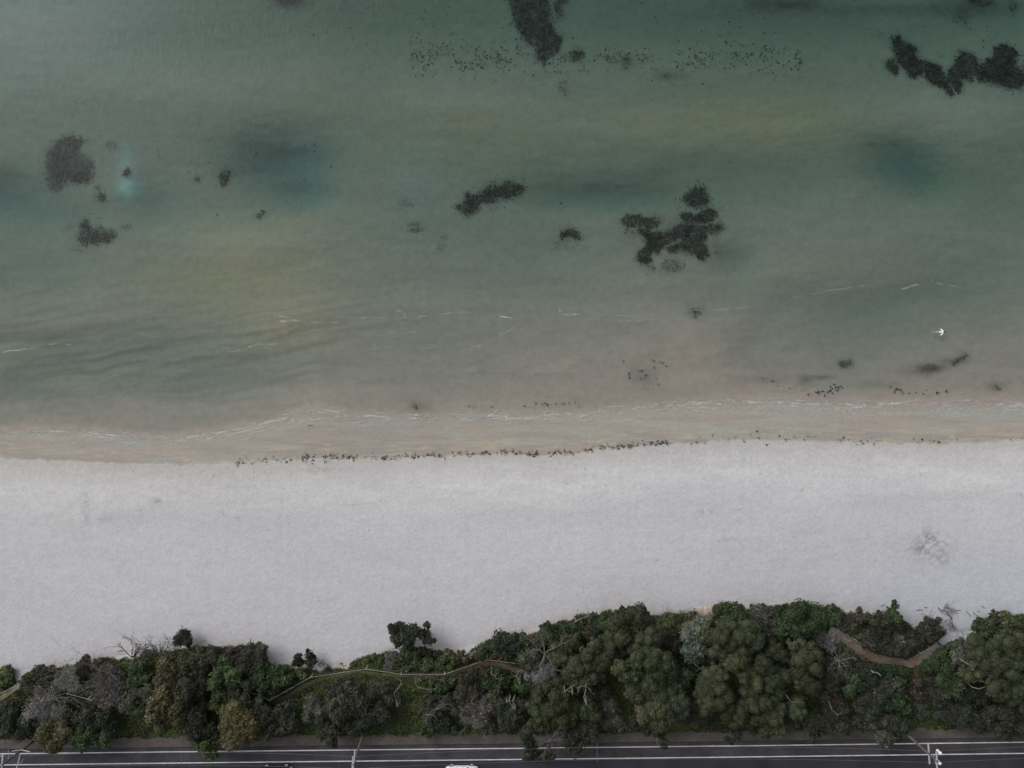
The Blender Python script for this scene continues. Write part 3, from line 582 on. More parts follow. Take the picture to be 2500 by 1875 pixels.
weed('seagrass_patch', RE(1, 1435, 560, 28, 58), .5, .13, BR, 'faint upright weed wisp under the speck belt', keep=.46)
weed('seagrass_patch', RE(1, 2090, 480, 75, 20, 28), .35, .12, BR, 'faint slanting weed smear under the speck belt', keep=.48)
weed('seagrass_bed', RR(1, [(745, 1330), (770, 1305), (805, 1300), (808, 1240), (850, 1250), (880, 1258), (930, 1215), (960, 1190), (1040, 1187), (1090, 1160), (1130, 1185), (1190, 1195), (1185, 1220), (1120, 1262), (1020, 1270), (1010, 1300), (900, 1310), (870, 1350), (815, 1388), (785, 1360)]), 1.5, .16, DK, 'slanting dark seagrass bed in the middle of the sea', keep=.28)
weed('seagrass_patch', RE(1, 1060, 1160, 150, 16, -8), .35, .12, DK, 'fine weed flecks over the slanting seagrass bed', keep=.5)
weed('seagrass_patch', RE(1, 980, 1330, 40, 26), .35, .12, BR, 'faint weed curl under the slanting seagrass bed', keep=.48)
weed('seagrass_patch', RE(1, 472, 1441, 40, 12, -6), 1.3, .13, DK, 'upper bar of a double weed streak', keep=.3, rag=3)
weed('seagrass_patch', RE(1, 492, 1479, 52, 11, -4), 1.2, .13, DK, 'lower bar of a double weed streak', keep=.32, rag=3)
weed('seagrass_patch', RE(1, 425, 1298, 45, 32), .4, .13, BR, 'faint weed haze above the double weed streak', keep=.48)
weed('seagrass_patch', RE(1, 668, 1524, 16, 6), 1.0, .12, BR, 'tiny weed sliver right of the double streak', keep=.3, rag=2)
weed('seagrass_patch', RE(1, 645, 1588, 22, 18), .6, .12, BR, 'small faint clump below a tiny weed sliver', keep=.42, rag=3)
weed('seagrass_bed', RR(1, [(1410, 1525), (1420, 1495), (1450, 1478), (1495, 1472), (1530, 1492), (1550, 1525), (1535, 1543), (1510, 1530), (1490, 1512), (1455, 1515), (1430, 1535)]), 2.0, .15, DK, 'small dark arch shaped weed bed', keep=.12, rag=3)
weed('seagrass_patch', RE(1, 1425, 1575, 85, 38), .35, .13, BR, 'faint weed spread below the arch shaped bed', keep=.48)
FP = lambda l: [(a*F, b*F) for a, b in l]
JJ = lambda l: [(1465+a/4.5328, 391+b/4.5328) for a, b in l]
weed('seagrass_bed', JJ([(225,680),(255,610),(420,600),(560,640),(620,625),(690,680),(640,735),(560,760),(440,740),(290,740)]), 1.5, .15, DK, 'left lobe of the leafy seagrass cluster', keep=.3, rag=4)
weed('seagrass_patch', JJ(ell(350,795,95,45)), .6, .13, BR, 'faint brown smear under the left lobe of the leafy cluster', keep=.45)
weed('seagrass_bed', JJ([(400,760),(550,760),(560,795),(680,800),(700,860),(740,930),(700,950),(640,1040),(600,990),(560,1020),(560,1100),(520,1145),(440,1120),(415,1060),(440,1000),(510,940),(520,860),(460,820)]), 2.2, .15, DK, 'central dark lobe of the leafy seagrass cluster', keep=.12, rag=3)
weed('seagrass_bed', JJ([(690,800),(850,720),(960,690),(930,830),(800,900),(740,925),(700,860)]), 2.2, .15, BR, 'brownish bridge between the lobes of the leafy cluster', keep=.2, rag=4)
weed('seagrass_bed', JJ([(880,440),(960,370),(1010,320),(1060,280),(1180,290),(1150,360),(1230,430),(1200,480),(1140,520),(1060,530),(990,500)]), 1.5, .15, DK, 'topmost tuft of the leafy seagrass cluster', keep=.3, rag=6)
weed('seagrass_bed', JJ([(885,590),(1000,570),(1030,625),(1120,570),(1210,525),(1300,565),(1315,610),(1240,660),(1160,690),(1050,700),(960,690),(900,640)]), 2.0, .15, DK, 'slanting dark band below the topmost tuft', keep=.2, rag=5)
weed('seagrass_bed', JJ([(1150,735),(1220,700),(1330,680),(1380,740),(1300,800),(1180,825)]), 1.2, .15, DK, 'right pointing arm of the leafy seagrass cluster', keep=.3, rag=4)
weed('seagrass_bed', JJ([(820,790),(960,700),(1150,720),(1180,830),(1150,900),(1190,980),(1205,1050),(1140,1110),(1090,1090),(1060,1040),(1010,1040),(970,980),(940,1035),(905,1010),(880,950),(845,1025),(800,1010),(770,1030),(735,970),(850,930),(930,850),(850,850)]), 1.6, .15, DK, 'largest right body of the leafy seagrass cluster', keep=.24, rag=3)
weed('seagrass_patch', FP(ell(1452, 572, 26, 13)), .7, .14, BR, 'faint round weed blot under the leafy cluster', keep=.38)
weed('seagrass_patch', FP(ell(1400, 575, 22, 8, 20)), .5, .12, DK, 'weed crumbs at the foot of the leafy cluster', keep=.44)
weed('seagrass_patch', FP(ell(1548, 525, 9, 24)), .4, .12, DK, 'weed crumbs right of the leafy cluster', keep=.44)
KK = lambda l: [(2100+a/5.53, b/5.53) for a, b in l]
weed('seagrass_bed', KK([(405,485),(430,480),(465,530),(480,480),(550,490),(580,590),(680,600),(760,640),(740,740),(790,800),(940,830),(1040,880),(1130,980),(1190,1080),(1250,1270),(1210,1290),(1140,1190),(1040,1150),(940,1100),(860,1010),(790,980),(760,1030),(720,1060),(640,1010),(600,930),(550,860),(500,780),(450,620)]), 1.9, .18, DK, 'thick black seagrass arm of the right hand reef', keep=.16, rag=4)
weed('seagrass_bed', KK([(325,865),(370,810),(440,790),(490,870),(535,915),(520,960),(440,1020),(420,950),(350,910)]), 1.5, .16, DK, 'separate black weed lobe at the left tip of the reef', keep=.22, rag=4)
weed('seagrass_bed', KK([(1180,960),(1260,870),(1330,760),(1320,680),(1430,690),(1580,790),(1600,860),(1530,960),(1520,1100),(1420,1060),(1370,1040),(1370,1200),(1380,1230),(1320,1270),(1230,1130),(1180,1050)]), 1.5, .17, DK, 'black pointed seagrass lobe in the middle of the reef', keep=.24, rag=4)
weed('seagrass_bed', KK([(1560,930),(1650,850),(1780,770),(1810,640),(1920,600),(2070,640),(2130,740),(2080,900),(2212,980),(2320,1000),(2320,1130),(2212,1150),(2060,1200),(1930,1150),(1800,1110),(1680,1080),(1580,1080),(1555,1000)]), 1.7, .18, DK, 'broad black seagrass bed cut by the right edge', keep=.18, rag=5)
weed('seagrass_patch', KK(ell(2240,880,60,50)), 1.0, .15, DK, 'small dark weed knob at the right edge above the broad bed', keep=.3)
weed('seagrass_patch', RE(2, 1930, 5, 85, 38), .9, .16, DK, 'dark weed patch at the top edge above the reef', keep=.36)
weed('seagrass_patch', RE(2, 1800, 120, 65, 42), .45, .14, BR, 'faint brown weed patch above the reef', keep=.46)
weed('seagrass_patch', RE(2, 2140, 40, 32, 40), .8, .14, BR, 'small weed patch in the top right corner', keep=.4)
weed('seagrass_patch', RE(2, 480, 20, 70, 40), .3, .14, BR, 'faint weed haze at the top edge right of the tongue', keep=.5)
weed('seagrass_patch', RE(2, 800, 30, 90, 30), .3, .14, BR, 'second faint weed haze along the top edge', keep=.5)
weed('seagrass_patch', RE(2, 1270, 215, 40, 16, 15), .5, .13, DK, 'little weed flecks above the left tip of the reef', keep=.42)
weed('seagrass_patch', FP([(1495,668),(1506,670),(1512,676),(1504,682),(1503,692),(1498,690),(1498,678)]), 1.0, .14, DK, 'small dark weed clump on the wave line', keep=.2, rag=2)
weed('seagrass_patch', FP([(1808, 795), (1815, 788), (1838, 776), (1842, 781), (1826, 795)]), 1.0, .14, DK, 'dark weed streak in the right shallows', keep=.32, rag=3)
weed('seagrass_patch', FP([(2052, 788), (2080, 766), (2092, 766), (2080, 776), (2060, 789)]), 1.1, .14, DK, 'slanting dark weed streak under the swimmer', keep=.3, rag=3)
weed('seagrass_patch', FP(ell(2010, 797, 26, 10, -10)), .35, .14, BR, 'soft brown weed smear left of the slanting streak', keep=.45)
weed('seagrass_patch', FP([(2145, 830), (2152, 830), (2162, 840), (2157, 842)]), 1.4, .13, DK, 'small dark weed clump in the shallows by the right edge', keep=.2, rag=2)
weed('seagrass_patch', FP(ell(895, 878, 5, 8, -20)), .6, .12, DK, 'small dark weed clump just off the wave edge', keep=.3, rag=2)
PC = (colr*(1-np.clip(STAIN, 0, .9)[..., None])+lin('2c2f2c')*np.clip(STAIN, 0, .9)[..., None]).reshape(-1, 3)
sheet('seabed', cy_ < cW, M['seabed'])
# specks nobody could count
def specks(name, n, fn, cols, size, lab, zoff=.03, cl=4, spread=2.0):
    c = fn(n); I = np.repeat(np.arange(len(c)), np.minimum(1+rng.exponential(cl*.8, len(c)).astype(int), 16)); p = c[I]+rng.normal(size=(len(I), 2))*spread
    zz = gz(p[:, 0], p[:, 1])+zoff+rng.uniform(0, .05, len(p)); X, Y = P(p[:, 0], p[:, 1], zz)
    V, Q, cc = quads(np.stack([X, Y, zz], 1), rng.normal(size=(len(p), 3))*.25+np.array([0, 0, 1.]), size*rng.uniform(.5, 1.5, len(p)), size*.6*rng.uniform(.5, 1.3, len(p)), lin(cols)*rng.uniform(.6, 1.4, (len(p), 1)))
    o = mesh(name, V, Q, M['leaf'], col=cc); o['kind'] = 'stuff'; o['label'] = lab; return o
def f_belt(n):
    a = np.stack([rng.uniform(1000, 1290, n), rng.normal(142, 22, n)], 1); b = np.stack([rng.uniform(1300, 1440, n//3), rng.normal(155, 16, n//3)], 1)
    c = np.stack([rng.uniform(1450, 1960, int(n*1.1)), rng.normal(140, 18, int(n*1.1))], 1); d = np.stack([rng.uniform(650, 2480, n//2), rng.uniform(-30, 150, n//2)], 1)
    e = np.stack([rng.uniform(340, 900, n//8), rng.uniform(330, 440, n//8)], 1); g_ = np.stack([rng.uniform(0, 2500, n//14), rng.uniform(150, 650, n//14)], 1)
    p = np.vstack([a, b, c, d, e, g_]); k = fbm(p[:, 0]/26, p[:, 1]/20, 111) > rng.uniform(.34, .62, len(p)); return p[k]
specks('seaweed', 700, f_belt, '2b2f2a', .066, 'scattered dark weed specks on the sea bed', .05, 4, 1.1)
def f_shal(n):
    t_ = rng.uniform(0, 1, n); L = [(530, 865, 850, 950), (850, 945, 1010, 930), (960, 915, 1050, 905), (1350, 910, 1480, 945), (1480, 950, 1720, 935), (840, 950, 1050, 915)]
    o_ = []
    for i, (a, b, c, d) in enumerate(L):
        m_ = (t_*6).astype(int) == i; q_ = rng.uniform(0, 1, m_.sum()); o_.append(np.stack(R6(5, a+(c-a)*q_, b+(d-b)*q_+rng.normal(0, 9, m_.sum())), 1))
    q_ = rng.uniform(0, 1, n//5); o_.append(np.stack([1130+300*q_, 995-12*q_+rng.normal(0, 3, len(q_))], 1))
    q_ = rng.uniform(0, 1, n//5); o_.append(np.stack([1520+110*q_, 905+rng.normal(0, 14, len(q_))], 1))
    return np.vstack(o_)
specks('seaweed', 110, f_shal, '302c28', .08, 'loose weed drifting in the shallows', .05, 4, 1.3)
def f_wrack(n):
    x_ = np.concatenate([rng.uniform(735, 1640, n), rng.uniform(560, 800, n//7), rng.uniform(1640, 2500, n//6)])
    y_ = Dc(x_)-2+rng.normal(0, 3.2, len(x_))-3.5*(rng.random(len(x_)) < .25)+np.where(x_ < 800, rng.normal(3, 5, len(x_)), 0)+np.where(x_ > 1640, rng.normal(-3, 5, len(x_)), 0)
    k = vn(x_/9, x_*0, 121)+.25*vn(x_/40, x_*0, 122) > rng.uniform(.1, .95, len(x_)); return np.stack([x_, y_], 1)[k]
specks('seaweed', 760, f_wrack, '3a342f', .07, 'dark dried seaweed along the drift line of the beach', .03, 5, 1.6)
specks('seaweed', 260, lambda n: np.stack([rng.uniform(0, 2500, n), 0*rng.uniform(0, 1, n)], 1)+np.stack([np.zeros(n), np.abs(rng.normal(0, 130, n))+1120], 1)*[1, 1], '8a8784', .05, 'tiny shell and weed crumbs on the dry sand', .02, 2, 1.5)

# ------------------------------------------------------------------ foam, and light on little wave crests painted as pale film
FV, FQ, FC = [], [], []; FN = [0, 0]
def foam(pts, n, wid, alpha, L=.5, f=1.0, thick=.05, gap=.25, jit=.1):
    """a film of bubbles or a painted crest highlight along a line: thickness fades to both sides and breaks up along it"""
    p = np.array(pts, float)*f; d = np.r_[0, np.cumsum(np.hypot(*np.diff(p, axis=0).T))]; N = max(8, int(d[-1]/1.6)); s_ = np.linspace(0, d[-1], N)
    c = np.stack([np.interp(s_, d, p[:, 0]), np.interp(s_, d, p[:, 1])], 1); kn = 9; cp = np.pad(c, ((4, 4), (0, 0)), 'edge'); c = np.stack([np.convolve(cp[:, q], np.ones(kn)/kn, 'valid') for q in (0, 1)], 1)
    FN[1] += 1; sd_ = FN[1]*13; c[:, 1] += 3.0*(fbm(s_/26, s_*0, 200+sd_)-.5)+1.4*(vn(s_/7, s_*0, 201+sd_)-.5)
    t_ = np.gradient(c, axis=0); t_ /= np.linalg.norm(t_, axis=1)[:, None]+1e-9; nn = np.stack([-t_[:, 1], t_[:, 0]], 1)
    K_ = 11; w_ = np.linspace(-1, 1, K_); W2 = wid*1.7+1.2
    q_ = c[:, None]+nn[:, None]*(w_[None, :, None]*W2); X_, Y_ = q_[..., 0], q_[..., 1]
    g0 = gz(X_, Y_); z = np.maximum(g0, 0)+.018+.0007*FN[1]+.03*sm(-.08, .0, g0); A_, B_ = P(X_, Y_, z)
    brk = sm(gap, gap+.35, fbm(s_/22, s_*0, 202+sd_, 3))[:, None]; lace = sm(.36, .68, fbm(X_/18+Y_*.05, Y_/4.5, 203+sd_, 2)); off = (fbm(s_/14, s_*0, 204+sd_)-.5)[:, None]
    a_ = alpha*1.35*brk*lace*(.35*np.exp(-((w_[None]-off)/.55)**2)+.9*np.exp(-((w_[None]-off)/.22)**2))*np.clip(np.minimum(s_, d[-1]-s_)/9, 0, 1)[:, None]*(1-np.abs(w_[None])**4)
    ix = np.arange(N*K_).reshape(N, K_)+FN[0]; FN[0] += N*K_
    FV.append(np.stack([A_, B_, z], -1).reshape(-1, 3)); FQ.append(np.stack([ix[:-1, :-1], ix[1:, :-1], ix[1:, 1:], ix[:-1, 1:]], -1).reshape(-1, 4)); FC.append(np.repeat(a_.reshape(-1, 1), 3, 1))
def fline(c, pts, *a, **k): foam(RR(c, pts), *a, **k)
fx = np.linspace(-60, 2560, 120)
wl = [(float(a), float(W0(a))) for a in fx]
foam(wl, 0, 3.0, .30, gap=.30); foam([(a, b-7) for a, b in wl], 0, 1.6, .22, gap=.42); foam([(a, b+8) for a, b in wl], 0, 3.5, .26, gap=.34)
foam([(a, b+17) for a, b in wl], 0, 2.6, .14, gap=.36); foam([(a, b+26) for a, b in wl], 0, 3.2, .12, gap=.38)
for pts, n, wd, al in [([(100, 926), (200, 936), (330, 943), (430, 940), (560, 916)], 420, 1.6, .14), ([(560, 920), (610, 902), (650, 888), (672, 874)], 320, 3.2, .2), ([(655, 860), (672, 874)], 60, 1, .2), ([(610, 912), (700, 903), (760, 898)], 260, 2, .22), ([(866, 897), (900, 893), (905, 905), (930, 910)], 260, 2.2, .38), ([(905, 915), (960, 905), (1040, 900)], 160, 1.5, .15),
        ([(1035, 885), (1045, 905), (1065, 895), (1075, 880)], 90, 1.5, .3), ([(1060, 903), (1120, 905), (1200, 897), (1260, 892)], 320, 1.8, .25), ([(1120, 882), (1123, 900)], 50, 1, .25), ([(1180, 880), (1182, 895)], 40, 1, .2), ([(1370, 886), (1410, 872), (1440, 868)], 300, 2, .38), ([(1440, 876), (1500, 870), (1540, 872)], 220, 2.4, .3),
        ([(1490, 868), (1600, 866), (1700, 860)], 180, 2, .14), ([(1780, 865), (1830, 876), (1880, 880), (1930, 872), (1990, 863)], 420, 2, .24), ([(2080, 868), (2140, 862), (2212, 872), (2260, 876)], 320, 2.4, .26), ([(1960, 868), (2000, 860)], 90, 1.4, .25), ([(0, 930), (60, 934), (120, 944)], 160, 2, .2)]:
    foam(pts, n, wd*1.6, al*1.0, .9, F, gap=.25, thick=.08, jit=.14)
for c, pts, n, wd, al in [(3, [(0, 690), (100, 672), (200, 662), (300, 640), (400, 628), (470, 640)], 300, 1.1, .2), (3, [(90, 675), (170, 670)], 60, .6, .5), (3, [(180, 630), (230, 660)], 50, 3, .1), (3, [(1460, 690), (1560, 665), (1625, 645), (1640, 632), (1800, 630)], 160, .7, .16), (3, [(1560, 664), (1630, 642)], 60, .6, .5),
        (3, [(1700, 430), (1800, 450), (1900, 462)], 110, .8, .2), (3, [(1780, 485), (1900, 480), (2030, 492), (2212, 490)], 160, .8, .25), (3, [(1790, 487), (1850, 482)], 40, .6, .5), (3, [(1980, 455), (2212, 458)], 80, .7, .14), (3, [(760, 520), (860, 545), (1000, 590), (1200, 560), (1400, 500)], 200, 1.2, .06), (3, [(1000, 830), (1250, 790), (1450, 700)], 160, 1.4, .05), (3, [(600, 800), (850, 790), (1000, 760), (1200, 720)], 160, 1.4, .05), (3, [(1020, 480), (1250, 470), (1400, 455)], 120, 1.2, .06),
        (4, [(0, 465), (300, 460), (430, 462), (620, 440), (850, 425), (970, 415)], 330, .8, .13), (4, [(300, 440), (340, 400), (400, 420), (430, 460)], 90, 3, .12), (4, [(1000, 450), (1090, 463), (1160, 455)], 160, .8, .5), (4, [(1110, 440), (1160, 450)], 60, 2, .2), (4, [(1160, 460), (1400, 445), (1540, 440), (1900, 450), (2212, 430)], 260, .7, .12), (4, [(1430, 440), (1450, 452), (1480, 445)], 110, 1., .6), (4, [(1405, 400), (1425, 425), (1400, 420)], 90, 2, .4), (4, [(1480, 440), (1540, 438)], 50, .6, .4),
        (4, [(110, 690), (250, 655), (330, 650), (560, 665), (760, 668), (900, 640), (1000, 590), (1130, 515)], 420, .7, .11), (4, [(350, 575), (520, 545)], 90, .7, .1), (4, [(180, 580), (350, 572)], 70, .7, .08), (4, [(850, 500), (960, 485), (1030, 470)], 90, .7, .08), (4, [(690, 740), (800, 800), (900, 760)], 90, .7, .09), (4, [(560, 810), (850, 800), (1250, 810), (1550, 800), (1700, 730)], 260, .8, .09), (4, [(0, 880), (200, 850), (330, 830)], 100, .7, .09), (4, [(580, 870), (760, 850), (1000, 820)], 110, .7, .08), (4, [(1780, 490), (2212, 460)], 110, .7, .1),
        (5, [(0, 420), (300, 405), (520, 385), (640, 350), (900, 300), (1200, 255)], 300, 1.1, .09), (5, [(1410, 280), (1520, 252), (1600, 235), (1640, 210)], 180, 1.5, .2), (5, [(1640, 240), (1700, 248)], 80, 2., .35), (5, [(1700, 240), (1850, 280)], 60, 1, .08), (5, [(1520, 580), (1600, 560)], 40, 1, .12), (5, [(1440, 660), (1640, 600)], 60, 1, .06), (5, [(740, 745), (1000, 740), (1150, 710)], 90, .9, .06)]:
    fline(c, pts, int(n*.8), wd*1.1, al*1.15, L=.6, thick=.06, gap=.2)  # the faint lines paint the brightness of wave crests as thin film
o = mesh('foam', np.vstack(FV), np.vstack(FQ), M['foam'], vcol=np.clip(np.vstack(FC), 0, .9)); o['kind'] = 'stuff'; o['label'] = 'thin white foam and painted crest light on the wave lines and edge'

# ------------------------------------------------------------------ grass and low growth between the shrubs
def undergrowth(name, n, lo, hi, size, cols, lab, thr, seed, sink=0):
    p = np.stack([rng.uniform(-40, 2540, n), rng.uniform(1440, 1800, n)], 1)
    V1 = Vc(p[:, 0]); k = (p[:, 1] > V1-3+rng.exponential(2, n)*0) & (p[:, 1] < ROAD(p[:, 0], VERGE)+14+6*(fbm(p[:, 0]/20, p[:, 0]*0, 141)-.5)) & ~inpoly(p[:, 0], p[:, 1], SANDPOLY)
    k &= fbm(p[:, 0]/34, p[:, 1]/26, seed)+rng.uniform(-.06, .06, n) > thr
    def dist(path, wd):
        a = np.array(path); d = np.full(n, 1e9)
        for i in range(len(a)-1):
            ab = a[i+1]-a[i]; t_ = np.clip(((p-a[i])@ab)/(ab@ab), 0, 1); d = np.minimum(d, np.hypot(*(p-a[i]-t_[:, None]*ab).T))
        return d > wd+rng.uniform(-2, 2, n)
    k &= dist(PATH1, 5.0) & dist(PATH2, 9.5) & dist(TT(1, [(-200, 900), (0, 800), (90, 730), (150, 690)]), 6) & dist(TT(4, [(1290, 505), (1310, 620), (1330, 760)]), 6) & dist(TT(4, [(700, 130), (800, 300)]), 6) & dist(TT(3, [(1300, 1010), (1560, 1010)]), 9)
    p = p[k]; m_ = len(p); z = gz(p[:, 0], p[:, 1])+rng.uniform(lo, hi, m_)*(.3+1.2*fbm(p[:, 0]/12, p[:, 1]/10, seed+5)); X, Y = P(p[:, 0], p[:, 1], z)
    f = np.clip((fbm(p[:, 0]/26, p[:, 1]/20, seed+9)-.35)*3, 0, 1)[:, None]; c = (lin(cols[0])*(1-f)+lin(cols[1])*f)*rng.uniform(.6, 1.45, (m_, 1))
    V, Q, c = quads(np.stack([X, Y, z], 1), rng.normal(size=(m_, 3))*.6+np.array([0, 0, .8]), size*rng.uniform(.6, 1.5, m_), size*.4*rng.uniform(.6, 1.4, m_), c)
    o = mesh(name, V, Q, M['leaf'], col=c); o['kind'] = 'stuff'; o['label'] = lab; return o
undergrowth('grass', 190000, .03, .20, .13, ('46582f', '58643a'), 'green grass and creeping plants between the shrubs', .34, 151)
undergrowth('undergrowth', 90000, .1, .7, .15, ('2c3322', '3c372c'), 'dark low undergrowth beneath the scrub', .54, 161)

# ------------------------------------------------------------------ trees and shrubs, west to east along the strip
random.seed(3)
p = plant
p(1,'y',.9,[(40,600,70),(20,680,75),(80,640,55),(-60,650,80),(75,580,45)],'grassy green bush cut by the left edge beside the sand')
p(1,'d',2.6,[(330,610,85),(250,680,75),(370,690,80),(300,750,70)],'dark leafy shrub at the sand edge, first from the left')
p(1,'y',1.4,[(350,545,40),(560,560,55),(500,575,40)],'small olive bush with red brown twigs on the sand edge above silver branches')
p(1,'s',3.0,[(540,650,105),(610,690,60)],'silver dead brush fanning out below the sand edge')
p(1,'s',3.2,[(370,760,95),(330,830,90),(260,900,80)],'silver grey dead shrub, the palest on the left side')
p(1,'s',2.4,[(480,915,75),(400,890,70),(200,970,55)],'silver dead brush above the ochre shrub by the road')
p(1,'d',3.2,[(60,940,130),(180,1030,110),(60,1070,90),(-60,1000,120),(160,1110,60)],'dark shrub at the left edge beside the verge')
p(1,'o',3.6,[(420,1060,110),(370,1140,85),(500,1150,95),(430,1210,70),(520,1080,80)],'brown ochre shrub overhanging the road near the left pole')
p(1,'e',3.2,[(650,1150,90),(720,1090,110),(800,1150,85),(700,1200,60),(880,1140,55)],'green leafy shrub beside the leftmost ochre shrub at the road')
p(1,'d',3.0,[(730,960,110),(820,990,110),(900,1060,90),(640,1000,90),(560,960,70)],'dark green shrub behind the leftmost roadside green shrub')
p(1,'b',1.8,[(720,500,60),(790,540,80),(690,580,70),(860,560,70)],'purple brown bare brush at the sand edge on the left')
p(1,'p',2.2,[(900,590,90),(960,640,90),(980,700,75)],'grey brown dead shrub with limbs running downward')
p(1,'p',2.0,[(860,720,80),(800,810,70),(930,800,75),(880,850,60)],'thin grey dead brush behind the tall dark roadside shrub')
p(1,'g',1.6,[(1130,560,80),(1200,540,75),(1130,650,95),(1220,640,80),(1080,700,60)],'green low shrub under the upright bare stems')
p(1,'d',2.0,[(1540,285,70),(1500,320,55),(1590,330,45)],'dark green tuft at the end of bare limbs on the sand')
p(1,'o',3.4,[(1400,540,100),(1370,600,85),(1460,600,80)],'rounded olive brown shrub left of a black green one')
p(1,'q',3.2,[(1390,690,80),(1320,650,40)],'greyish rounded shrub under the olive brown one')
p(1,'b',3.6,[(1540,690,85),(1600,700,70),(1560,760,60)],'tan brown crown between two dark shrubs')
p(1,'d',3.2,[(1590,490,100),(1690,560,100),(1740,460,85),(1560,570,80),(1680,400,40)],'black green shrub at the sand edge, darkest on the left side')
p(1,'d',2.6,[(1820,440,70),(1700,650,85),(1680,740,80),(1700,860,80)],'dark narrow shrub left of the bright green one')
p(1,'q',3.0,[(1080,830,100),(1030,860,60)],'grey olive rounded shrub west of the big ochre crown')
p(1,'m',2.8,[(1220,760,80),(1180,880,70)],'small olive crown wedged behind the big ochre crown')
p(1,'o',4.6,[(1350,800,90),(1310,880,90),(1400,890,100),(1290,960,70),(1470,850,80)],'big ochre brown crown in the left scrub')
p(1,'o',4.0,[(1400,990,80),(1480,960,90),(1350,1030,60)],'ochre crown lobe just below the big ochre crown')
p(1,'b',3.6,[(1550,930,90),(1650,970,90),(1600,1050,70),(1560,840,70)],'dull brown crown right of the big ochre one')
p(1,'e',3.4,[(1880,520,100),(1960,600,80),(1830,610,80),(1800,680,60)],'bright green leafy shrub in the left scrub, the greenest')
p(1,'e',3.0,[(1840,770,60),(1830,860,80),(1920,830,75),(1880,920,55)],'blue green shrub under the brightest green one')
p(1,'b',2.8,[(1960,450,70),(2050,440,85),(2050,540,90),(2130,400,75),(1940,390,35)],'dark purple brown shrub at the sand edge, left third')
p(2,'b',2.8,[(40,400,65),(20,460,80),(75,370,40)],'brown rounded shrub tip poking into the sand')
p(1,'d',3.0,[(1990,700,90),(2080,720,90),(2050,820,70),(1980,770,60)],'dark shrub between the bright green and the ochre one')
p(1,'g',2.6,[(2140,620,90),(2190,540,80),(2200,700,80)],'dark green rounded shrub right of the bright green one')
p(1,'o',4.4,[(1980,960,120),(1920,1020,90),(2050,1010,110),(2010,1080,100),(2100,1060,90),(1980,880,80)],'bright ochre flowering crown overhanging the road')
p(1,'o',3.0,[(1930,1140,90),(2020,1160,80),(2110,1130,80),(1960,1210,50)],'lower ochre crown hanging over the bicycle lane')
p(1,'e',3.2,[(1730,1210,80),(1690,1150,70),(1790,1250,60)],'green leafy shrub hanging over the edge line of the road')
p(1,'d',3.2,[(1690,1080,80),(1650,1120,60),(1780,1080,70)],'dark crown above the green shrub that hangs over the road')
p(1,'b',3.0,[(2150,880,80),(2200,980,80),(2180,1100,60)],'brown shrub between the bright ochre crown and grey brush')

p(2,'g',2.2,[(80,590,95),(180,580,80),(60,690,90),(170,680,95),(270,640,70),(250,570,50)],'green low shrub above the white fence line')
p(2,'y',1.4,[(380,590,75),(310,570,45),(430,620,40)],'yellow green bush under the small lone shrub')
p(2,'d',1.8,[(375,455,40),(350,500,38),(390,500,35)],'left tuft of the small lone shrub on the sand')
p(2,'d',1.9,[(460,425,42),(500,460,40),(470,490,38),(510,490,25)],'right tuft of the small lone shrub on the sand')
p(2,'s',1.2,[(570,510,28)],'tiny grey dead bush on the sand edge')
p(2,'d',3.4,[(1200,220,70),(1270,230,85),(1220,290,70),(1300,300,80),(1340,230,60),(1160,200,30)],'wide lone shrub standing out on the sand')
p(2,'d',3.0,[(1440,250,50),(1460,180,38),(1470,310,55),(1400,260,45),(1515,305,30)],'feathery arm of the wide lone shrub')
p(2,'d',1.4,[(1215,350,28),(1330,385,50),(1420,395,35),(1290,350,35)],'dark tufts at the foot of the wide lone shrub')
p(2,'y',1.3,[(1010,455,60),(960,480,45),(1060,480,60)],'light olive bush on the sand edge left of grey brush')
p(2,'p',1.7,[(1160,470,70),(1140,530,50),(1180,420,40)],'purple grey brush in the middle of the sand edge')
p(2,'g',1.5,[(1290,440,75),(1360,440,60),(1240,470,50)],'dark green bush under the wide lone shrub')
p(2,'y',1.1,[(1370,510,70),(1470,500,80),(1570,530,70),(1450,550,60),(1290,540,60),(1660,540,60)],'low olive creeper bank above the fence')
p(2,'d',1.4,[(1480,420,45),(1550,420,40)],'dark bush between two light olive ones on the sand edge')
p(2,'y',1.7,[(1640,420,60),(1600,460,60),(1690,470,60)],'rounded yellow olive bush on the sand edge')
p(2,'n',1.4,[(1745,440,50),(1780,470,35)],'orange brown bush beside silver green tuft')
p(2,'w',1.5,[(1840,440,45),(1870,415,25)],'small silver green tuft on the sand edge')
p(2,'g',2.0,[(1930,400,60),(1980,380,50),(1910,440,45)],'green bush right of the small silver green tuft')
p(2,'d',3.2,[(2090,290,75),(2150,310,80),(2060,350,70),(2130,380,80),(2200,350,60)],'rounded dark shrub at the sand edge near the path bend')
p(2,'n',1.6,[(2020,440,60),(2110,460,55),(2190,450,60)],'reddish brown bush above the path bend')
p(2,'b',3.0,[(720,700,80),(800,680,85),(660,760,80),(850,740,80)],'dark brown shrub with a forked limb below the path')
p(2,'b',3.2,[(760,800,100),(650,860,90),(860,830,90),(750,900,100),(680,950,70)],'blackish brown shrub, the widest below the path')
p(2,'b',2.8,[(1030,700,80),(1100,720,75),(980,740,60),(1130,790,50)],'brown shrub below the fence near the pale limb')
p(2,'d',2.8,[(900,920,80),(980,950,85),(1060,900,80),(1090,960,60),(900,1010,70)],'dark shrub above the roadside pole')
p(2,'q',2.4,[(500,820,75),(470,900,80),(540,900,70),(450,970,60)],'grey olive shrub between dark brown ones, left of middle')
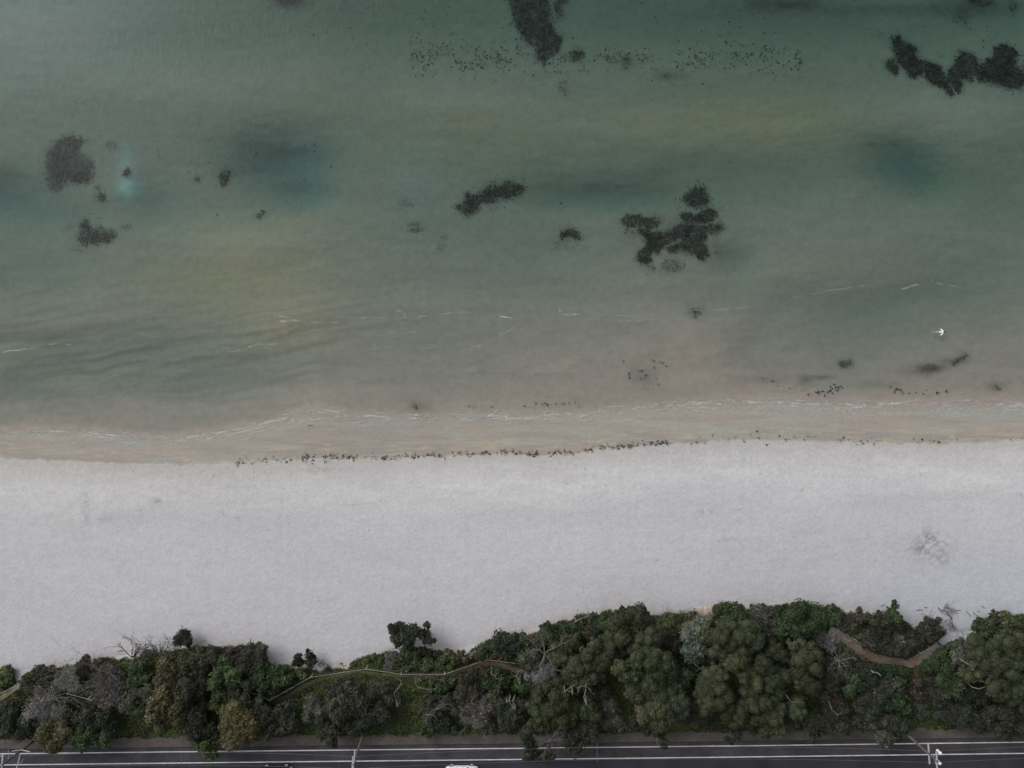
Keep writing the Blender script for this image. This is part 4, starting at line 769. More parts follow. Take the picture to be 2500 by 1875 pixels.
p(2,'b',2.8,[(110,870,90),(90,960,100),(150,1040,80),(110,1110,50),(60,800,60)],'grey brown tall shrub reaching the verge')
p(2,'d',2.8,[(280,850,80),(260,940,95),(300,1010,80),(240,1070,60),(200,900,60)],'dark shrub right of the grey brown tall one')
p(2,'d',3.0,[(600,1040,75),(590,1110,65),(660,1080,60),(560,1000,60)],'dark shrub reaching over the verge')
p(2,'d',3.8,[(640,1150,55),(670,1180,48)],'dark drooping branch end nearly touching the edge line')
p(2,'d',2.6,[(720,1000,70),(790,1040,60),(840,1080,50)],'dark shrub left of the pole foot')
p(2,'y',1.5,[(1400,620,60),(1500,640,65),(1600,620,60)],'olive bank under the straight fence run')
p(2,'g',1.8,[(1490,730,70),(1560,720,65),(1620,700,60),(1690,640,70)],'green shrub with grey twigs below the straight fence run')
p(2,'d',2.6,[(1490,860,75),(1570,850,85),(1640,820,75),(1540,930,70)],'dark shrub with bare grey twigs in the middle scrub')
p(2,'d',2.4,[(1540,1000,75),(1620,980,60),(1470,1000,50)],'dark hollow shrub near the verge in the middle')
p(2,'g',1.8,[(1430,1070,50),(1510,1060,60),(1610,1060,65),(1680,1070,50)],'green bush row at the verge in the middle')
p(2,'d',1.8,[(1480,1110,30)],'small dark bush poking onto the verge')
p(2,'b',2.6,[(1770,700,80),(1740,780,80),(1850,760,80),(1690,900,50)],'brown shrub above the big purple grey brush')
p(2,'p',2.8,[(1860,830,110),(1900,900,110),(1820,940,95),(1960,860,80),(1780,860,60),(1900,980,80)],'big purple grey leafless brush, widest in the middle scrub')
p(2,'b',2.2,[(1850,570,80),(1940,590,75),(1800,620,60)],'brown olive bush below the path bend')
p(2,'g',2.2,[(2030,610,75),(2100,650,70),(1980,690,70),(2060,720,60)],'green shrub below the path bend')
p(2,'q',2.4,[(2050,790,70),(2000,780,50)],'grey olive shrub above the purple grey brush')
p(2,'d',2.8,[(2120,870,90),(2190,920,80),(2100,950,80),(2080,870,60)],'dark shrub left of the snaking pale limbs')
p(2,'g',1.8,[(2010,1030,70),(2100,1040,60),(1950,1060,50)],'green bush at the verge right of the purple grey brush')

p(3,'g',2.4,[(40,320,70),(20,400,70),(120,340,70),(100,410,70),(60,270,30)],'dark green shrub above the dirt path end')
p(3,'n',1.9,[(110,280,45),(150,300,50),(200,290,40)],'small brown bush at the sand edge left of a round crown')
p(3,'d',3.0,[(330,210,55),(300,190,30),(370,220,45)],'small dark crown at the sand edge above a round olive tree')
p(3,'m',3.6,[(340,280,75),(290,310,55),(370,330,55)],'small round olive tree near the dead grey one')
p(3,'g',2.6,[(230,330,60),(250,400,60),(180,380,60)],'green shrub left of the small round olive tree')
p(3,'g',2.6,[(450,220,60),(510,210,50),(590,270,60),(560,200,45)],'green shrub at the sand edge behind grey leaves')
p(3,'p',2.6,[(460,270,50),(430,290,35)],'small grey leafless bush among green crowns')
p(3,'b',2.6,[(650,180,75),(710,210,70),(620,150,50),(690,260,55)],'brown bush with a pale driftwood limb at its top')
p(3,'g',3.0,[(720,120,45),(780,150,60),(800,200,60)],'green crown right of the brown bush at the sand edge')
p(3,'q',3.4,[(160,480,80),(210,440,70),(250,500,75),(170,550,55)],'grey green twiggy tree beside the path end')
p(3,'s',3.4,[(210,600,85),(250,640,60),(170,590,50)],'left half of the grey leafless tree near the path end')
p(3,'s',3.2,[(340,600,70),(310,560,55),(370,570,45)],'right half of the grey leafless tree near the path end')
p(3,'m',4.0,[(430,380,70),(390,450,65),(450,460,55)],'olive crown right of the dead grey tree')
p(3,'m',4.0,[(550,350,70),(560,300,55),(510,390,50)],'small olive crown touching the brown bush from below')
p(3,'m',5.6,[(1080,100,95),(1000,110,75),(1160,140,70),(1110,160,80),(930,140,70)],'round tree farthest onto the sand left of the silver bush')
p(3,'m',5.2,[(880,180,75),(960,220,80),(1030,200,65),(870,270,75),(940,300,80)],'olive tree below the left shoulder of the round sand edge tree')
p(3,'m',5.4,[(820,370,100),(730,360,70),(800,440,90),(680,430,80)],'wide olive tree in the middle of the big grove')
p(3,'m',5.0,[(700,520,95),(600,520,85),(540,570,80),(790,510,60)],'wide olive tree under the middle of the big grove')
p(3,'m',4.8,[(620,640,85),(700,650,75),(540,640,50),(770,600,60)],'olive tree above the pale antler limbs')
p(3,'d',4.2,[(960,400,65),(900,450,60),(980,340,60)],'dark gap tree between two wide olive crowns')
p(3,'m',5.6,[(1130,330,90),(1200,280,80),(1090,380,80),(1220,370,85),(1270,240,60)],'broad olive tree left of the silver bush')
p(3,'l',6.2,[(960,550,75),(990,600,60),(920,560,45)],'pale round crown lobe hanging left of the broad grove tree')
p(3,'m',6.0,[(1100,470,90),(1200,470,100),(1130,560,100),(1250,560,90),(1060,620,70)],'tall olive tree in the centre of the right grove')
p(3,'m',6.0,[(1330,480,80),(1380,560,80),(1310,620,90),(1400,640,60)],'olive tree below the silver bush')
p(3,'m',5.8,[(1110,700,90),(1200,660,80),(1080,780,80),(1170,780,95)],'olive tree with a bare shadow gap to its left')
p(3,'l',6.4,[(1190,890,100),(1290,870,110),(1240,960,95),(1340,960,90),(1160,970,60),(1290,1020,60)],'pale olive tree, nearest the verge in the grove')
p(3,'m',5.6,[(1300,750,100),(1400,750,90),(1450,830,90),(1380,850,80),(1480,900,80)],'dark olive tree right above the pale verge tree')
p(3,'g',5.0,[(1480,660,75),(1510,600,50),(1440,700,60)],'green tinted crown in the right grove')
p(3,'d',3.8,[(1080,980,60),(1110,1000,55)],'dark skirt on the left of the pale verge tree')
p(3,'y',2.0,[(1400,130,75),(1350,200,60),(1440,190,60)],'brownish bush with driftwood on its sand side')
p(3,'n',1.8,[(1500,120,55),(1480,190,50),(1560,100,40)],'tan dry bush left of the pink boulders')
p(3,'b',2.2,[(1380,260,60),(1420,320,65),(1400,380,55),(1350,330,50)],'dark brown thicket left of the silver bush')
p(3,'w',3.0,[(1620,150,60),(1560,190,65),(1670,180,50),(1600,230,65),(1690,130,40),(1500,250,50)],'upper half of the silver green bush')
p(3,'w',3.0,[(1500,290,50),(1560,320,60),(1520,380,70),(1600,390,70),(1540,450,55),(1650,390,40)],'lower half of the silver green bush')
p(3,'d',2.6,[(1630,470,60),(1700,500,50),(1580,560,60),(1490,560,55)],'blackish hollow shrub under the silver bush')
p(3,'m',4.4,[(1680,280,70),(1730,270,60),(1650,300,40)],'small dark crown touching the silver bush')
p(3,'g',4.6,[(1850,70,85),(1790,60,60),(1920,40,60),(1960,100,60),(1870,150,70)],'leafy tree at the sand edge right of the pink boulders')
p(3,'m',5.6,[(1860,220,85),(1800,290,80),(1940,200,80),(1900,310,85)],'domed olive tree right of the silver bush, upper')
p(3,'m',5.6,[(2030,200,85),(2090,260,80),(2010,290,85),(2110,330,60),(2040,360,70)],'domed olive tree beside the bare brown thicket')
p(3,'m',5.2,[(1780,410,80),(1860,390,70),(1950,420,80),(1820,460,55),(2010,440,50)],'scalloped olive tree above the pale kidney crown')
p(3,'p',3.2,[(2100,60,65),(2150,120,70),(2080,40,45),(2190,70,60)],'square purple brown leafless thicket at the sand edge')
p(3,'l',6.2,[(1880,520,60),(1940,510,65),(1980,490,40)],'pale kidney shaped crown in the right grove')
p(3,'l',6.0,[(1760,580,80),(1700,620,75),(1820,600,65)],'rounded pale olive crown left of the kidney shaped one')
p(3,'m',5.8,[(1660,720,100),(1760,700,90),(1820,760,90),(1700,800,90)],'wide olive tree below the rounded pale crown')
p(3,'m',5.6,[(1850,840,80),(1780,860,85),(1680,880,75),(1860,920,60)],'olive tree near the orange verge soil')
p(3,'d',4.0,[(1580,860,70),(1560,940,70),(1620,960,60),(1500,970,50)],'dark thicket between two olive trees at the verge')
p(3,'l',6.0,[(2030,580,75),(2100,640,80),(2120,700,45),(1990,620,50)],'pale olive crown pointing down right of the kidney crown')
p(3,'m',5.4,[(2150,480,80),(2120,540,65),(2200,560,60)],'olive tree at the right end of the kidney crown')
p(3,'m',5.2,[(2050,790,85),(2010,730,60),(2120,780,70),(2080,860,60)],'olive tree above the verge notch')
p(3,'m',5.0,[(1960,920,80),(1950,990,70),(2000,860,50)],'olive tree ending in a dark notch at the verge')
p(3,'m',5.2,[(2130,900,80),(2180,960,85),(2110,980,70),(2200,870,60)],'olive tree with dark fronds over the verge')
p(3,'d',3.6,[(2080,1070,40),(2140,1085,45),(2190,1100,40)],'dark fronds lying out over the verge')
p(3,'d',2.8,[(1950,1090,30),(1940,1130,28),(1890,1160,28),(1850,1140,22)],'hook shaped dark branch over the bicycle lane')
p(3,'d',2.4,[(1720,1040,28),(1715,1065,20)],'little dark sprig at the orange verge soil')
p(3,'m',4.6,[(380,710,80),(310,720,70),(440,680,65)],'olive tree left of the pale antler limbs')
p(3,'m',5.0,[(260,820,85),(210,870,60),(310,890,75),(280,960,70)],'olive tree at the left end of the big grove')
p(3,'m',5.4,[(420,830,90),(500,880,95),(430,950,90),(540,950,75),(380,890,60),(470,1000,55)],'broad olive dome above the dark road overhang')
p(3,'m',5.0,[(690,900,80),(740,940,60),(640,930,55)],'round olive crown right of the antler limbs')
p(3,'d',4.0,[(720,780,70),(800,760,65),(690,840,50)],'dark crown between the antler limbs and the shadow gap')
p(3,'q',4.0,[(860,880,80),(900,950,75),(850,980,70),(930,1000,55)],'grey green feathery tree left of the shadow gap')
p(3,'b',2.4,[(40,870,80),(80,940,80),(30,1000,70),(110,850,50)],'dark brown thicket left of the big grove')
p(3,'e',1.8,[(110,640,60),(130,710,60),(180,690,40),(80,700,40)],'bright green low bush under the grey leafless tree')
p(3,'d',5.0,[(150,1090,55),(170,1150,55),(200,1210,60),(180,1280,60),(240,1290,40)],'dark branch mass hanging far over the road')
p(3,'d',4.6,[(320,1290,55),(370,1300,35)],'dark clump on the centre line of the road overhang')
p(3,'d',4.6,[(500,1100,70),(530,1170,60),(570,1240,50),(600,1200,50)],'dark feathery branch over the bicycle lane')
p(3,'d',4.4,[(640,1060,75),(700,1100,70),(640,1140,65),(590,1080,60),(720,1040,50)],'black green crown corner above the verge')
p(3,'m',4.4,[(250,1040,60),(200,1030,50)],'olive lobe above the dark road overhang')
p(3,'d',4.2,[(1300,1120,35),(1320,1160,38),(1330,1200,30),(1240,1090,35),(1180,1080,35)],'dark arm reaching over the line below the pale verge tree')

p(4,'g',4.6,[(330,50,85),(270,100,75),(420,70,80),(480,110,80)],'dark green tree at the sand edge right of the square thicket')
p(4,'g',4.4,[(600,70,65),(550,110,70),(640,110,55),(600,30,30)],'dark green tree beside the grey olive bush')
p(4,'b',3.2,[(60,110,80),(120,160,70),(40,180,60),(30,40,50)],'brown half bare shrub left of the dark green sand edge tree')
p(4,'g',4.2,[(260,210,80),(340,220,75),(180,230,75),(420,190,70)],'green tree in the second row left of the clearing')
p(4,'d',3.8,[(60,290,80),(150,300,60),(20,220,50)],'dark tree in the second row left of the clearing')
p(4,'p',2.6,[(480,270,60),(520,320,55),(460,320,40)],'small purple grey brush left of the dirt path')
p(4,'m',4.6,[(110,390,80),(160,440,75),(60,400,50)],'small olive tree left of the twin tall ones')
p(4,'l',5.8,[(350,380,90),(420,440,100),(330,470,90),(270,360,50)],'tall rounded olive tree nearest the dirt path')
p(4,'m',5.4,[(350,570,90),(430,540,80),(300,590,60),(480,560,50)],'olive tree just below the tall rounded one')
p(4,'m',5.0,[(30,510,80),(80,560,70),(-10,600,60)],'olive tree with a dark gap on its right side')
p(4,'m',5.4,[(90,660,90),(170,650,85),(130,730,85)],'blue tinted olive tree in the grove right part')
p(4,'m',5.2,[(400,680,85),(330,680,60),(450,710,60),(280,620,50)],'dull olive tree at the right end of the grove')
p(4,'s',2.6,[(590,290,60),(620,240,50),(580,360,50),(650,290,35)],'pale dead bush at the top of the dirt path')
p(4,'q',2.8,[(720,160,60),(680,200,60),(760,190,45),(690,120,40)],'grey olive bush above the dirt path')
p(4,'m',5.6,[(60,860,95),(130,900,90),(40,950,80),(120,980,70)],'yellowish olive tree near the verge, right grove')
p(4,'l',5.2,[(320,860,75),(280,910,65),(330,930,50)],'small yellowish crown right of the verge tree')
p(4,'m',4.6,[(60,1050,70),(150,1040,65),(20,1090,40)],'olive skirt of the verge tree')
p(4,'q',3.2,[(230,1000,60),(290,990,60),(220,1050,45)],'grey olive bush at the verge, right half')
p(4,'d',4.0,[(430,1050,70),(450,1120,50),(400,980,60),(480,1010,60)],'dark tree dipping over the verge')
p(4,'b',2.8,[(560,520,70),(590,600,75),(560,680,70)],'brown thicket left of the small white tree')
p(4,'b',2.4,[(720,440,60),(790,470,70),(860,480,60),(720,500,60)],'dark brown thicket just under the dirt path')
p(4,'d',3.2,[(700,600,85),(640,640,70),(620,720,70)],'dark crown beneath the small white tree')
p(4,'g',3.8,[(790,650,75),(820,710,70),(750,720,60)],'green rounded crown between dark ones, right half')
p(4,'d',3.4,[(850,560,80),(910,620,80),(930,540,50)],'dark crown with a pale curved limb on it')
p(4,'b',3.0,[(640,810,80),(580,860,70),(680,890,75),(540,790,60)],'brown thicket behind a thin pale stick')
p(4,'d',3.4,[(600,960,75),(700,970,80),(650,1040,70),(560,1040,60),(720,1060,55)],'dark shrub at the verge below the brown thicket')
p(4,'g',3.0,[(1040,520,70),(1120,530,75),(1080,590,75),(1180,570,60),(980,550,50)],'bright topped green shrub just below the path bow')
p(4,'d',3.6,[(990,690,90),(1070,720,90),(1000,780,80),(1140,690,80)],'wide dark shrub below the bright topped green one')
p(4,'d',3.4,[(900,820,90),(850,900,80),(960,880,80)],'dark shrub in the centre of the right scrub')
p(4,'g',3.0,[(1160,800,80),(1080,850,80),(1200,880,70)],'dark green shrub left of the brown dry strip')
p(4,'d',3.4,[(800,990,70),(870,1030,60),(930,960,60)],'dark shrub near the verge left of the grey shrub')
p(4,'q',3.4,[(980,1010,65),(1040,980,55),(940,1030,50)],'grey feathery shrub near the verge')
p(4,'d',3.4,[(1130,980,75),(1200,1040,60),(1100,1050,60)],'dark shrub above the roadside pole on the right')
p(4,'q',4.4,[(1040,1130,60),(1000,1160,45),(1090,1160,45),(1050,1195,30)],'feathery grey green branch hanging over the bicycle lane')
p(4,'d',3.0,[(1160,1110,32),(1160,1140,25)],'small dark tuft left of the right hand pole')
p(4,'n',1.5,[(830,120,50),(880,110,40),(830,60,30)],'orange brown bush at the sand edge above the path')
p(4,'d',2.8,[(990,120,60),(940,150,55),(1040,140,50)],'dark bush left of the green column shrub')
p(4,'e',3.2,[(1110,70,50),(1130,20,32),(1090,120,55),(1150,120,45),(1120,-20,18)],'green column shrub sticking out onto the sand')
p(4,'d',2.6,[(1080,200,75),(1150,180,60),(980,220,70),(1040,270,70)],'dark shrub under the green column shrub')
p(4,'b',2.2,[(900,260,55),(900,320,60),(940,300,60)],'brown shrub right beside the dirt path')
p(4,'q',2.2,[(1140,270,65),(1190,310,60),(1130,340,60)],'twiggy shrub in the sand edge clump')
p(4,'b',2.2,[(1230,220,60),(1210,170,40),(1260,270,60),(1270,330,60)],'brown half bare shrub next to the loose sand shrub')
p(4,'d',2.0,[(1000,360,60),(1080,370,70),(1160,400,60),(1230,400,50)],'low dark shrub above the path bow')
p(4,'b',1.8,[(1400,140,40),(1450,160,45),(1490,140,35),(1350,180,30)],'brown bush out on the sand beside bare twigs')
p(4,'d',2.0,[(1400,230,55),(1460,240,60),(1520,240,50),(1350,220,40)],'dark green bush on the sand left of the path mouth')
p(4,'b',1.9,[(1360,300,55),(1430,300,55),(1490,290,40),(1320,340,45)],'brown bush at the path mouth')
p(4,'e',2.0,[(1830,190,55),(1860,140,38),(1880,200,40),(1800,210,30)],'bright green bush right of the path mouth')
p(4,'b',2.4,[(1970,110,50),(1950,160,45),(2020,140,45)],'brown bush by the sand on the far right')
p(4,'y',2.4,[(2090,130,70),(2150,160,60),(2060,190,60),(2190,130,50)],'olive gold bush in the top right of the scrub')
p(4,'y',2.0,[(1940,220,55),(2010,240,60),(1880,250,45)],'olive bush behind the bright green one, far right')
p(4,'g',2.4,[(1500,380,70),(1580,340,65),(1660,320,60),(1450,420,60)],'green shrub along the inner side of the sandy path')
p(4,'g',3.2,[(1540,470,85),(1450,500,80),(1400,540,60),(1560,560,80)],'dark green shrub in the second row off the sandy path')
p(4,'q',3.2,[(1690,390,80),(1720,460,75),(1650,470,60)],'grey green tree behind the sandy path')
p(4,'m',4.8,[(1840,340,85),(1800,400,75),(1900,380,80),(1850,440,70)],'dark olive tree below the bright green bush')
p(4,'m',5.2,[(2040,320,85),(1990,390,80),(2100,360,80)],'olive tree under the olive gold bush')
p(4,'m',5.0,[(2170,320,75),(2200,400,80),(2130,420,70)],'olive tree at the right edge, upper')
p(4,'m',5.4,[(1910,490,85),(1990,500,85),(1950,570,75)],'olive tree in the middle of the far right grove')
p(4,'m',5.4,[(2100,500,85),(2180,520,75),(2110,580,70)],'olive tree at the right edge, below the upper one')
p(4,'l',4.6,[(1760,600,70),(1830,590,60),(1790,540,50)],'pale grey olive crown left of a bare pale limb')
p(4,'g',3.8,[(1600,640,85),(1520,660,75),(1640,720,80),(1560,740,70)],'dark green tree right of the dry strip')
p(4,'d',3.4,[(1460,740,70),(1500,820,75),(1420,640,50)],'dark shrub touching the dry strip')
p(4,'m',5.2,[(2020,660,85),(1970,720,75),(2080,720,80),(2030,790,60)],'olive tree right of a black hollow')
p(4,'m',5.2,[(2180,660,80),(2180,760,80),(2130,820,70)],'olive tree at the right edge, third from the top')
p(4,'d',2.8,[(1780,760,75),(1850,820,75),(1870,740,60),(1700,800,70)],'shadowy dark shrub in the black hollow')
p(4,'b',2.6,[(1570,860,75),(1640,900,70),(1520,920,60),(1600,960,60)],'brown thicket in the lower right scrub')
p(4,'d',3.2,[(1740,920,80),(1790,990,75),(1700,1000,65),(1840,1040,55)],'dark shrub above the verge, far right')
p(4,'b',2.6,[(1900,960,70),(1900,1030,60),(1950,900,60)],'brown twiggy thicket above the verge, far right')
p(4,'d',4.0,[(2060,920,80),(2140,960,80),(2080,1010,75)],'dark tree in the bottom right corner scrub')
p(4,'d',4.0,[(2020,1080,60),(2110,1080,65),(2190,1060,70),(2060,1120,40)],'dark tree fringe touching the edge line, bottom right')
p(4,'q',1.4,[(1330,870,50),(1370,920,50),(1330,930,40)],'grey dry brush at the foot of the dry strip')
p(4,'n',1.2,[(1330,660,45),(1290,740,40),(1340,790,45)],'flat brown dry bush on the dry strip')
p(4,'m',4.8,[(2250,880,80),(2280,700,90),(2290,500,90),(2280,300,80)],'olive tree mostly beyond the right edge')

# bare limbs
dead(1,1110,450,[95,80,110,70],3.2,'upright bare dead stems standing against the sand','dark_wood',.3,2,.075,.45,3,11)
dead(1,1130,440,[60,75,50],3.6,'slanting bare dead stems beside the upright ones','dark_wood',.3,3,.10,.4,3,12)
dead(1,1340,430,[100,80,60,125,40],2.6,'pale stumpy bare shrub on the sand edge','dead_wood',.4,3,.12,.4,4,13)
dead(1,1380,450,[42,30],4.4,'long bare limbs ending in a dark green tuft','dark_wood',.4,2,.11,.25,3,14)
dead(1,430,800,[10,35,60,85,130,170,215,260,300,340],2.5,'silver grey dead tree with twigs in all directions','dead_wood',2.6,3,.06,.1,4,15)
dead(1,520,720,[20,45,60,80,110],2.6,'silver dead tree with a fan of twigs to the upper right','pale_wood',2.4,3,.06,.1,4,16)
dead(1,930,830,[60,75,95,110,40],4.2,'grey dead tree with long limbs fanning upward','dead_wood',1.2,3,.08,.15,4,17)
dead(1,1000,620,[165,180,195,150],4.6,'long grey limbs lying leftward in the purple brown brush','dead_wood',1.6,3,.06,.05,3,18)
dead(1,780,520,[130,160,60,20],1.8,'dark bent bare branch on the sand edge','dark_wood',1.2,2,.05,.2,3,19)
dead(3,310,420,[250,270,290,100,120,60],2.3,'bare grey dead tree among olive crowns','dead_wood',3.6,3,.09,.1,3,20)
dead(3,640,200,[200,150,30,80],1.6,'bare twigs in the brown bush at the sand edge','dead_wood',1.8,3,.05,.1,3,21)
dead(3,1390,110,[20,160,190,200],2.2,'bleached driftwood crown on the sand edge','pale_wood',.5,3,.05,.1,3,22)
dead(3,350,1150,[20,60,100,150,200,250,300],2.0,'bare grey branches hanging over the bicycle lane','dead_wood',4.6,3,.05,.05,3,23)
dead(4,650,480,[30,70,110,150,200,250,290,340],1.3,'small white dead tree below the dirt path','pale_wood',3.0,3,.05,.1,3,24)
dead(4,590,330,[60,40,80,20,100],2.4,'pale arching dead limbs at the top of the dirt path','pale_wood',1.8,2,.05,.1,3,25)
dead(4,1600,120,[140,110,80,200,250,300],1.7,'bare brown twigs on the sand near the path mouth','dark_wood',.3,3,.05,.1,4,26)
dead(4,1440,130,[30,150,90,170],1.4,'low bare brush on the sand beside the brown bush','dark_wood',1.6,3,.04,.1,3,27)
dead(2,1340,370,[90,70,120,150],2.6,'bare lower limbs of the wide lone shrub','dead_wood',.8,2,.08,.25,3,28)
dead(2,490,540,[100,70,130],2.0,'thin bare stem under the small lone shrub','dark_wood',.4,2,.05,.3,2,29)
dead(2,1250,550,[20,160,90,200],1.8,'grey twigs in the creeper bank by the fence','dead_wood',1.0,3,.04,.1,3,30)
dead(2,1880,880,[0,40,80,120,160,200,240,280,320],2.6,'bare branches radiating through the purple grey brush','dead_wood',1.4,3,.04,.12,4,31)
dead(2,1520,890,[10,40,170,200,230],2.2,'grey bare twigs over the dark shrub in the middle scrub','dead_wood',2.6,2,.04,.05,3,32)
dead(2,940,940,[70,110,40,95],2.6,'bare brown twigs beside the roadside pole','dark_wood',2.8,3,.04,.15,3,33)
limb(2,[(1210,860),(1190,790),(1180,750),(1215,710),(1245,670),(1240,640)],.09,'pale gnarled limb with a loop in the green hollow',h=2.0,seed=2,side=4)
limb(2,[(1215,860),(1205,800),(1165,825),(1150,830)],.08,'pale stub crossing the foot of the gnarled limb',h=2.05,seed=3,side=1)
limb(2,[(1355,650),(1380,695),(1440,715),(1520,722)],.05,'thin grey limb under the straight fence run',h=1.6,seed=4,side=4)
limb(2,[(640,930),(645,850),(680,790),(715,800),(700,740)],.05,'forked grey limb on the blackish brown shrub',h=3.6,seed=5,side=3)
limb(2,[(1450,930),(1500,935),(1540,890),(1590,870)],.05,'slanting pale twig over the dark hollow shrub',h=2.8,seed=6,side=4)
limb(2,[(2000,590),(2030,600),(2045,630)],.05,'small hooked pale limb below the path bend',h=2.4,seed=7,side=3)
limb(2,[(2130,830),(2155,800),(2165,765)],.06,'short snaking pale limb left of the longer one',h=3.0,seed=8,side=0)
limb(2,[(2200,890),(2205,850),(2180,820),(2200,770)],.07,'long snaking pale limb at the edge of the big grove',h=3.0,seed=9,side=1)
limb(3,[(10,820),(40,870),(60,885),(40,850),(55,790),(60,765)],.06,'snaking pale limb left of the big grove',h=3.0,seed=10,side=0)
limb(3,[(100,680),(90,640),(75,610),(85,570)],.07,'pale fork standing in the bright green bush',h=2.6,seed=11,side=4)
limb(3,[(480,740),(495,725),(520,705),(545,690)],.06,'left antler shaped pale limb on the olive grove',h=5.6,seed=12,side=4)
limb(3,[(545,765),(545,740),(540,715),(548,690)],.05,'short pale antler limb left of the long one',h=5.6,seed=13,side=3)
limb(3,[(665,850),(650,810),(640,780),(655,735),(655,695),(615,690)],.07,'right antler shaped pale limb, the longest',h=5.6,seed=14,side=5)
limb(3,[(655,695),(680,705),(700,730)],.05,'short tip beside the longest antler limb',h=5.65,seed=15,side=2)
limb(3,[(570,150),(600,128),(670,105)],.09,'bleached pale log end on the sand side of the brown bush',h=2.2,seed=16,side=1)
limb(3,[(940,1075),(960,1045),(985,1035)],.05,'small pale limb at the verge by the shadow gap',h=3.0,seed=17,side=3)
limb(3,[(1380,250),(1415,262)],.06,'short tan limb left of the silver bush',h=2.4,seed=18,side=0)
limb(3,[(1580,510),(1620,540),(1660,565)],.05,'pale twig below the silver green bush',h=2.8,seed=19,side=3)
limb(3,[(1270,1200),(1255,1160),(1265,1120)],.04,'thin pale twig over the edge line',h=3.0,seed=20,side=2)
limb(4,[(730,465),(760,475),(795,488)],.09,'pale log just below the dirt path',h=1.8,seed=21,side=1)
limb(4,[(940,575),(975,578),(1005,603)],.11,'pale curved limb on a dark crown',h=3.8,seed=22,side=0)
limb(4,[(570,830),(590,890),(640,930)],.05,'thin pale curved stick on the brown thicket',h=3.4,seed=23,side=2)
limb(4,[(1775,700),(1830,715),(1890,695)],.08,'pale bare limb left of the black hollow edge',h=4.0,seed=24,side=1)
limb(4,[(1850,650),(1900,655),(1925,670)],.06,'second pale limb above the black hollow',h=4.0,seed=25,side=1)
limb(4,[(1735,505),(1770,520),(1795,545)],.06,'pale twig on the grey green tree, far right',h=4.2,seed=26,side=2)
limb(4,[(225,795),(255,830),(290,825)],.04,'thin grey twig between olive crowns',h=5.6,seed=27,side=3)
limb(1,[(690,720),(730,735),(780,745)],.07,'lower pale curved limb on the left green slope',h=1.6,seed=28,side=1)
limb(1,[(715,700),(750,700),(780,695)],.07,'upper pale curved limb on the left green slope',h=1.6,seed=29,side=0)
limb(1,[(930,545),(990,520),(1045,490)],.06,'pale log slanting off the sand edge, left part',h=.6,seed=30,side=2)
limb(1,[(1660,360),(1690,400)],.04,'thin twig above the black green shrub',h=2.6,seed=31,side=1)

# driftwood, stones
def drift(px, py, L, ang, r, label, mat='dark_wood'):
    z = float(gz(px, py))+r*.8; X, Y = map(float, P(px, py, z)); c, s_ = math.cos(math.radians(ang)), math.sin(math.radians(ang)); b = MB()
    tt = np.linspace(-.5, .5, 6); pts = [(X+c*t_*L-s_*.12*L*math.sin(t_*3), Y+s_*t_*L+c*.12*L*math.cos(t_*3), z+.02*math.sin(t_*9)) for t_ in tt]
    b.tube(pts, np.linspace(r, r*.5, 6), 6); o = b.build('driftwood', M[mat]); tag(o, label, 'driftwood', 'driftwood on the sand'); return o
drift(760, 1040, .9, -8, .035, 'thin dark curved stick on the wet sand')
for (a, b, L, an, lab) in [(1023, 12, 1.0, 20, 'dark driftwood piece left of the green column shrub'), (1335, 55, 1.3, 4, 'grey plank on the sand, left of two'), (1385, 30, .6, 0, 'short stick above the left grey plank'), (1508, 52, 1.3, -55, 'dark slanting stick above bare brown twigs'),
        (1570, 37, 1.2, -10, 'thin flat stick right of the slanting one'), (1658, 57, 1.1, -3, 'grey plank on the sand, right of two'), (1745, 85, 1.2, -60, 'bent dark stick near the path mouth'), (1800, 88, 1.0, -55, 'second bent stick near the path mouth'), (1870, 27, .7, -50, 'small stick alone high on the right sand'), (1640, 75, .8, -20, 'small twig under the right grey plank'), (1830, 60, .5, 10, 'tiny stick between bent sticks and bright green bush')]:
    x_, y_ = map(float, T(4, a, b)); drift(x_, y_, L*.75, an, .045, lab)
def rock(px, py, d, mat, label, seed):
    z = float(gz(px, py)); X, Y = map(float, P(px, py, z)); r_ = np.random.default_rng(seed); v = QS[0].copy()
    v = v*(1+.35*(fbm(v[:, 0]*1.5+seed, v[:, 1]*1.5+v[:, 2]*1.3, 171)-.5)[:, None]); v = v*np.array(d)/2*1.0+np.array([X, Y, z+d[2]*.2])
    o = mesh('boulder', v, QS[1], M[mat], smooth=False); tag(o, label, 'rock', 'stones at the edge of the scrub'); return o
for i, (t_, a, b, d, mt, lab) in enumerate([(3, 1705, 60, (2.2, 1.9, .9), 'rock', 'largest pink sandstone boulder by the silver bush'), (3, 1630, 72, (2.8, 1.6, .5), 'rock', 'flat pink rock left of the largest boulder'), (3, 1590, 68, (1.2, 1.0, .6), 'rock', 'small pink rock at the left of the pink rocks'), (3, 1665, 50, (1.2, .7, .4), 'rock', 'small pink rock wedged between two larger ones'),
        (2, 760, 528, (2.0, .7, .35), 'pale_rock', 'pale flat stone in the grass at the sand edge'), (2, 785, 535, (.8, .6, .3), 'pale_rock', 'little pale stone at the end of the flat one'), (4, 860, 90, (1.3, 1.0, .5), 'pale_rock', 'pale stone at the sand edge above the dirt path'), (4, 780, 60, (.9, .6, .3), 'rock', 'pinkish stone at the sand edge above the dirt path'), (1, 12, 535, (1.0, .6, .3), 'rock', 'orange stone on the grassy bush at the left edge')]):
    x_, y_ = map(float, T(t_, a, b)); rock(x_, y_, d, mt, lab, i)

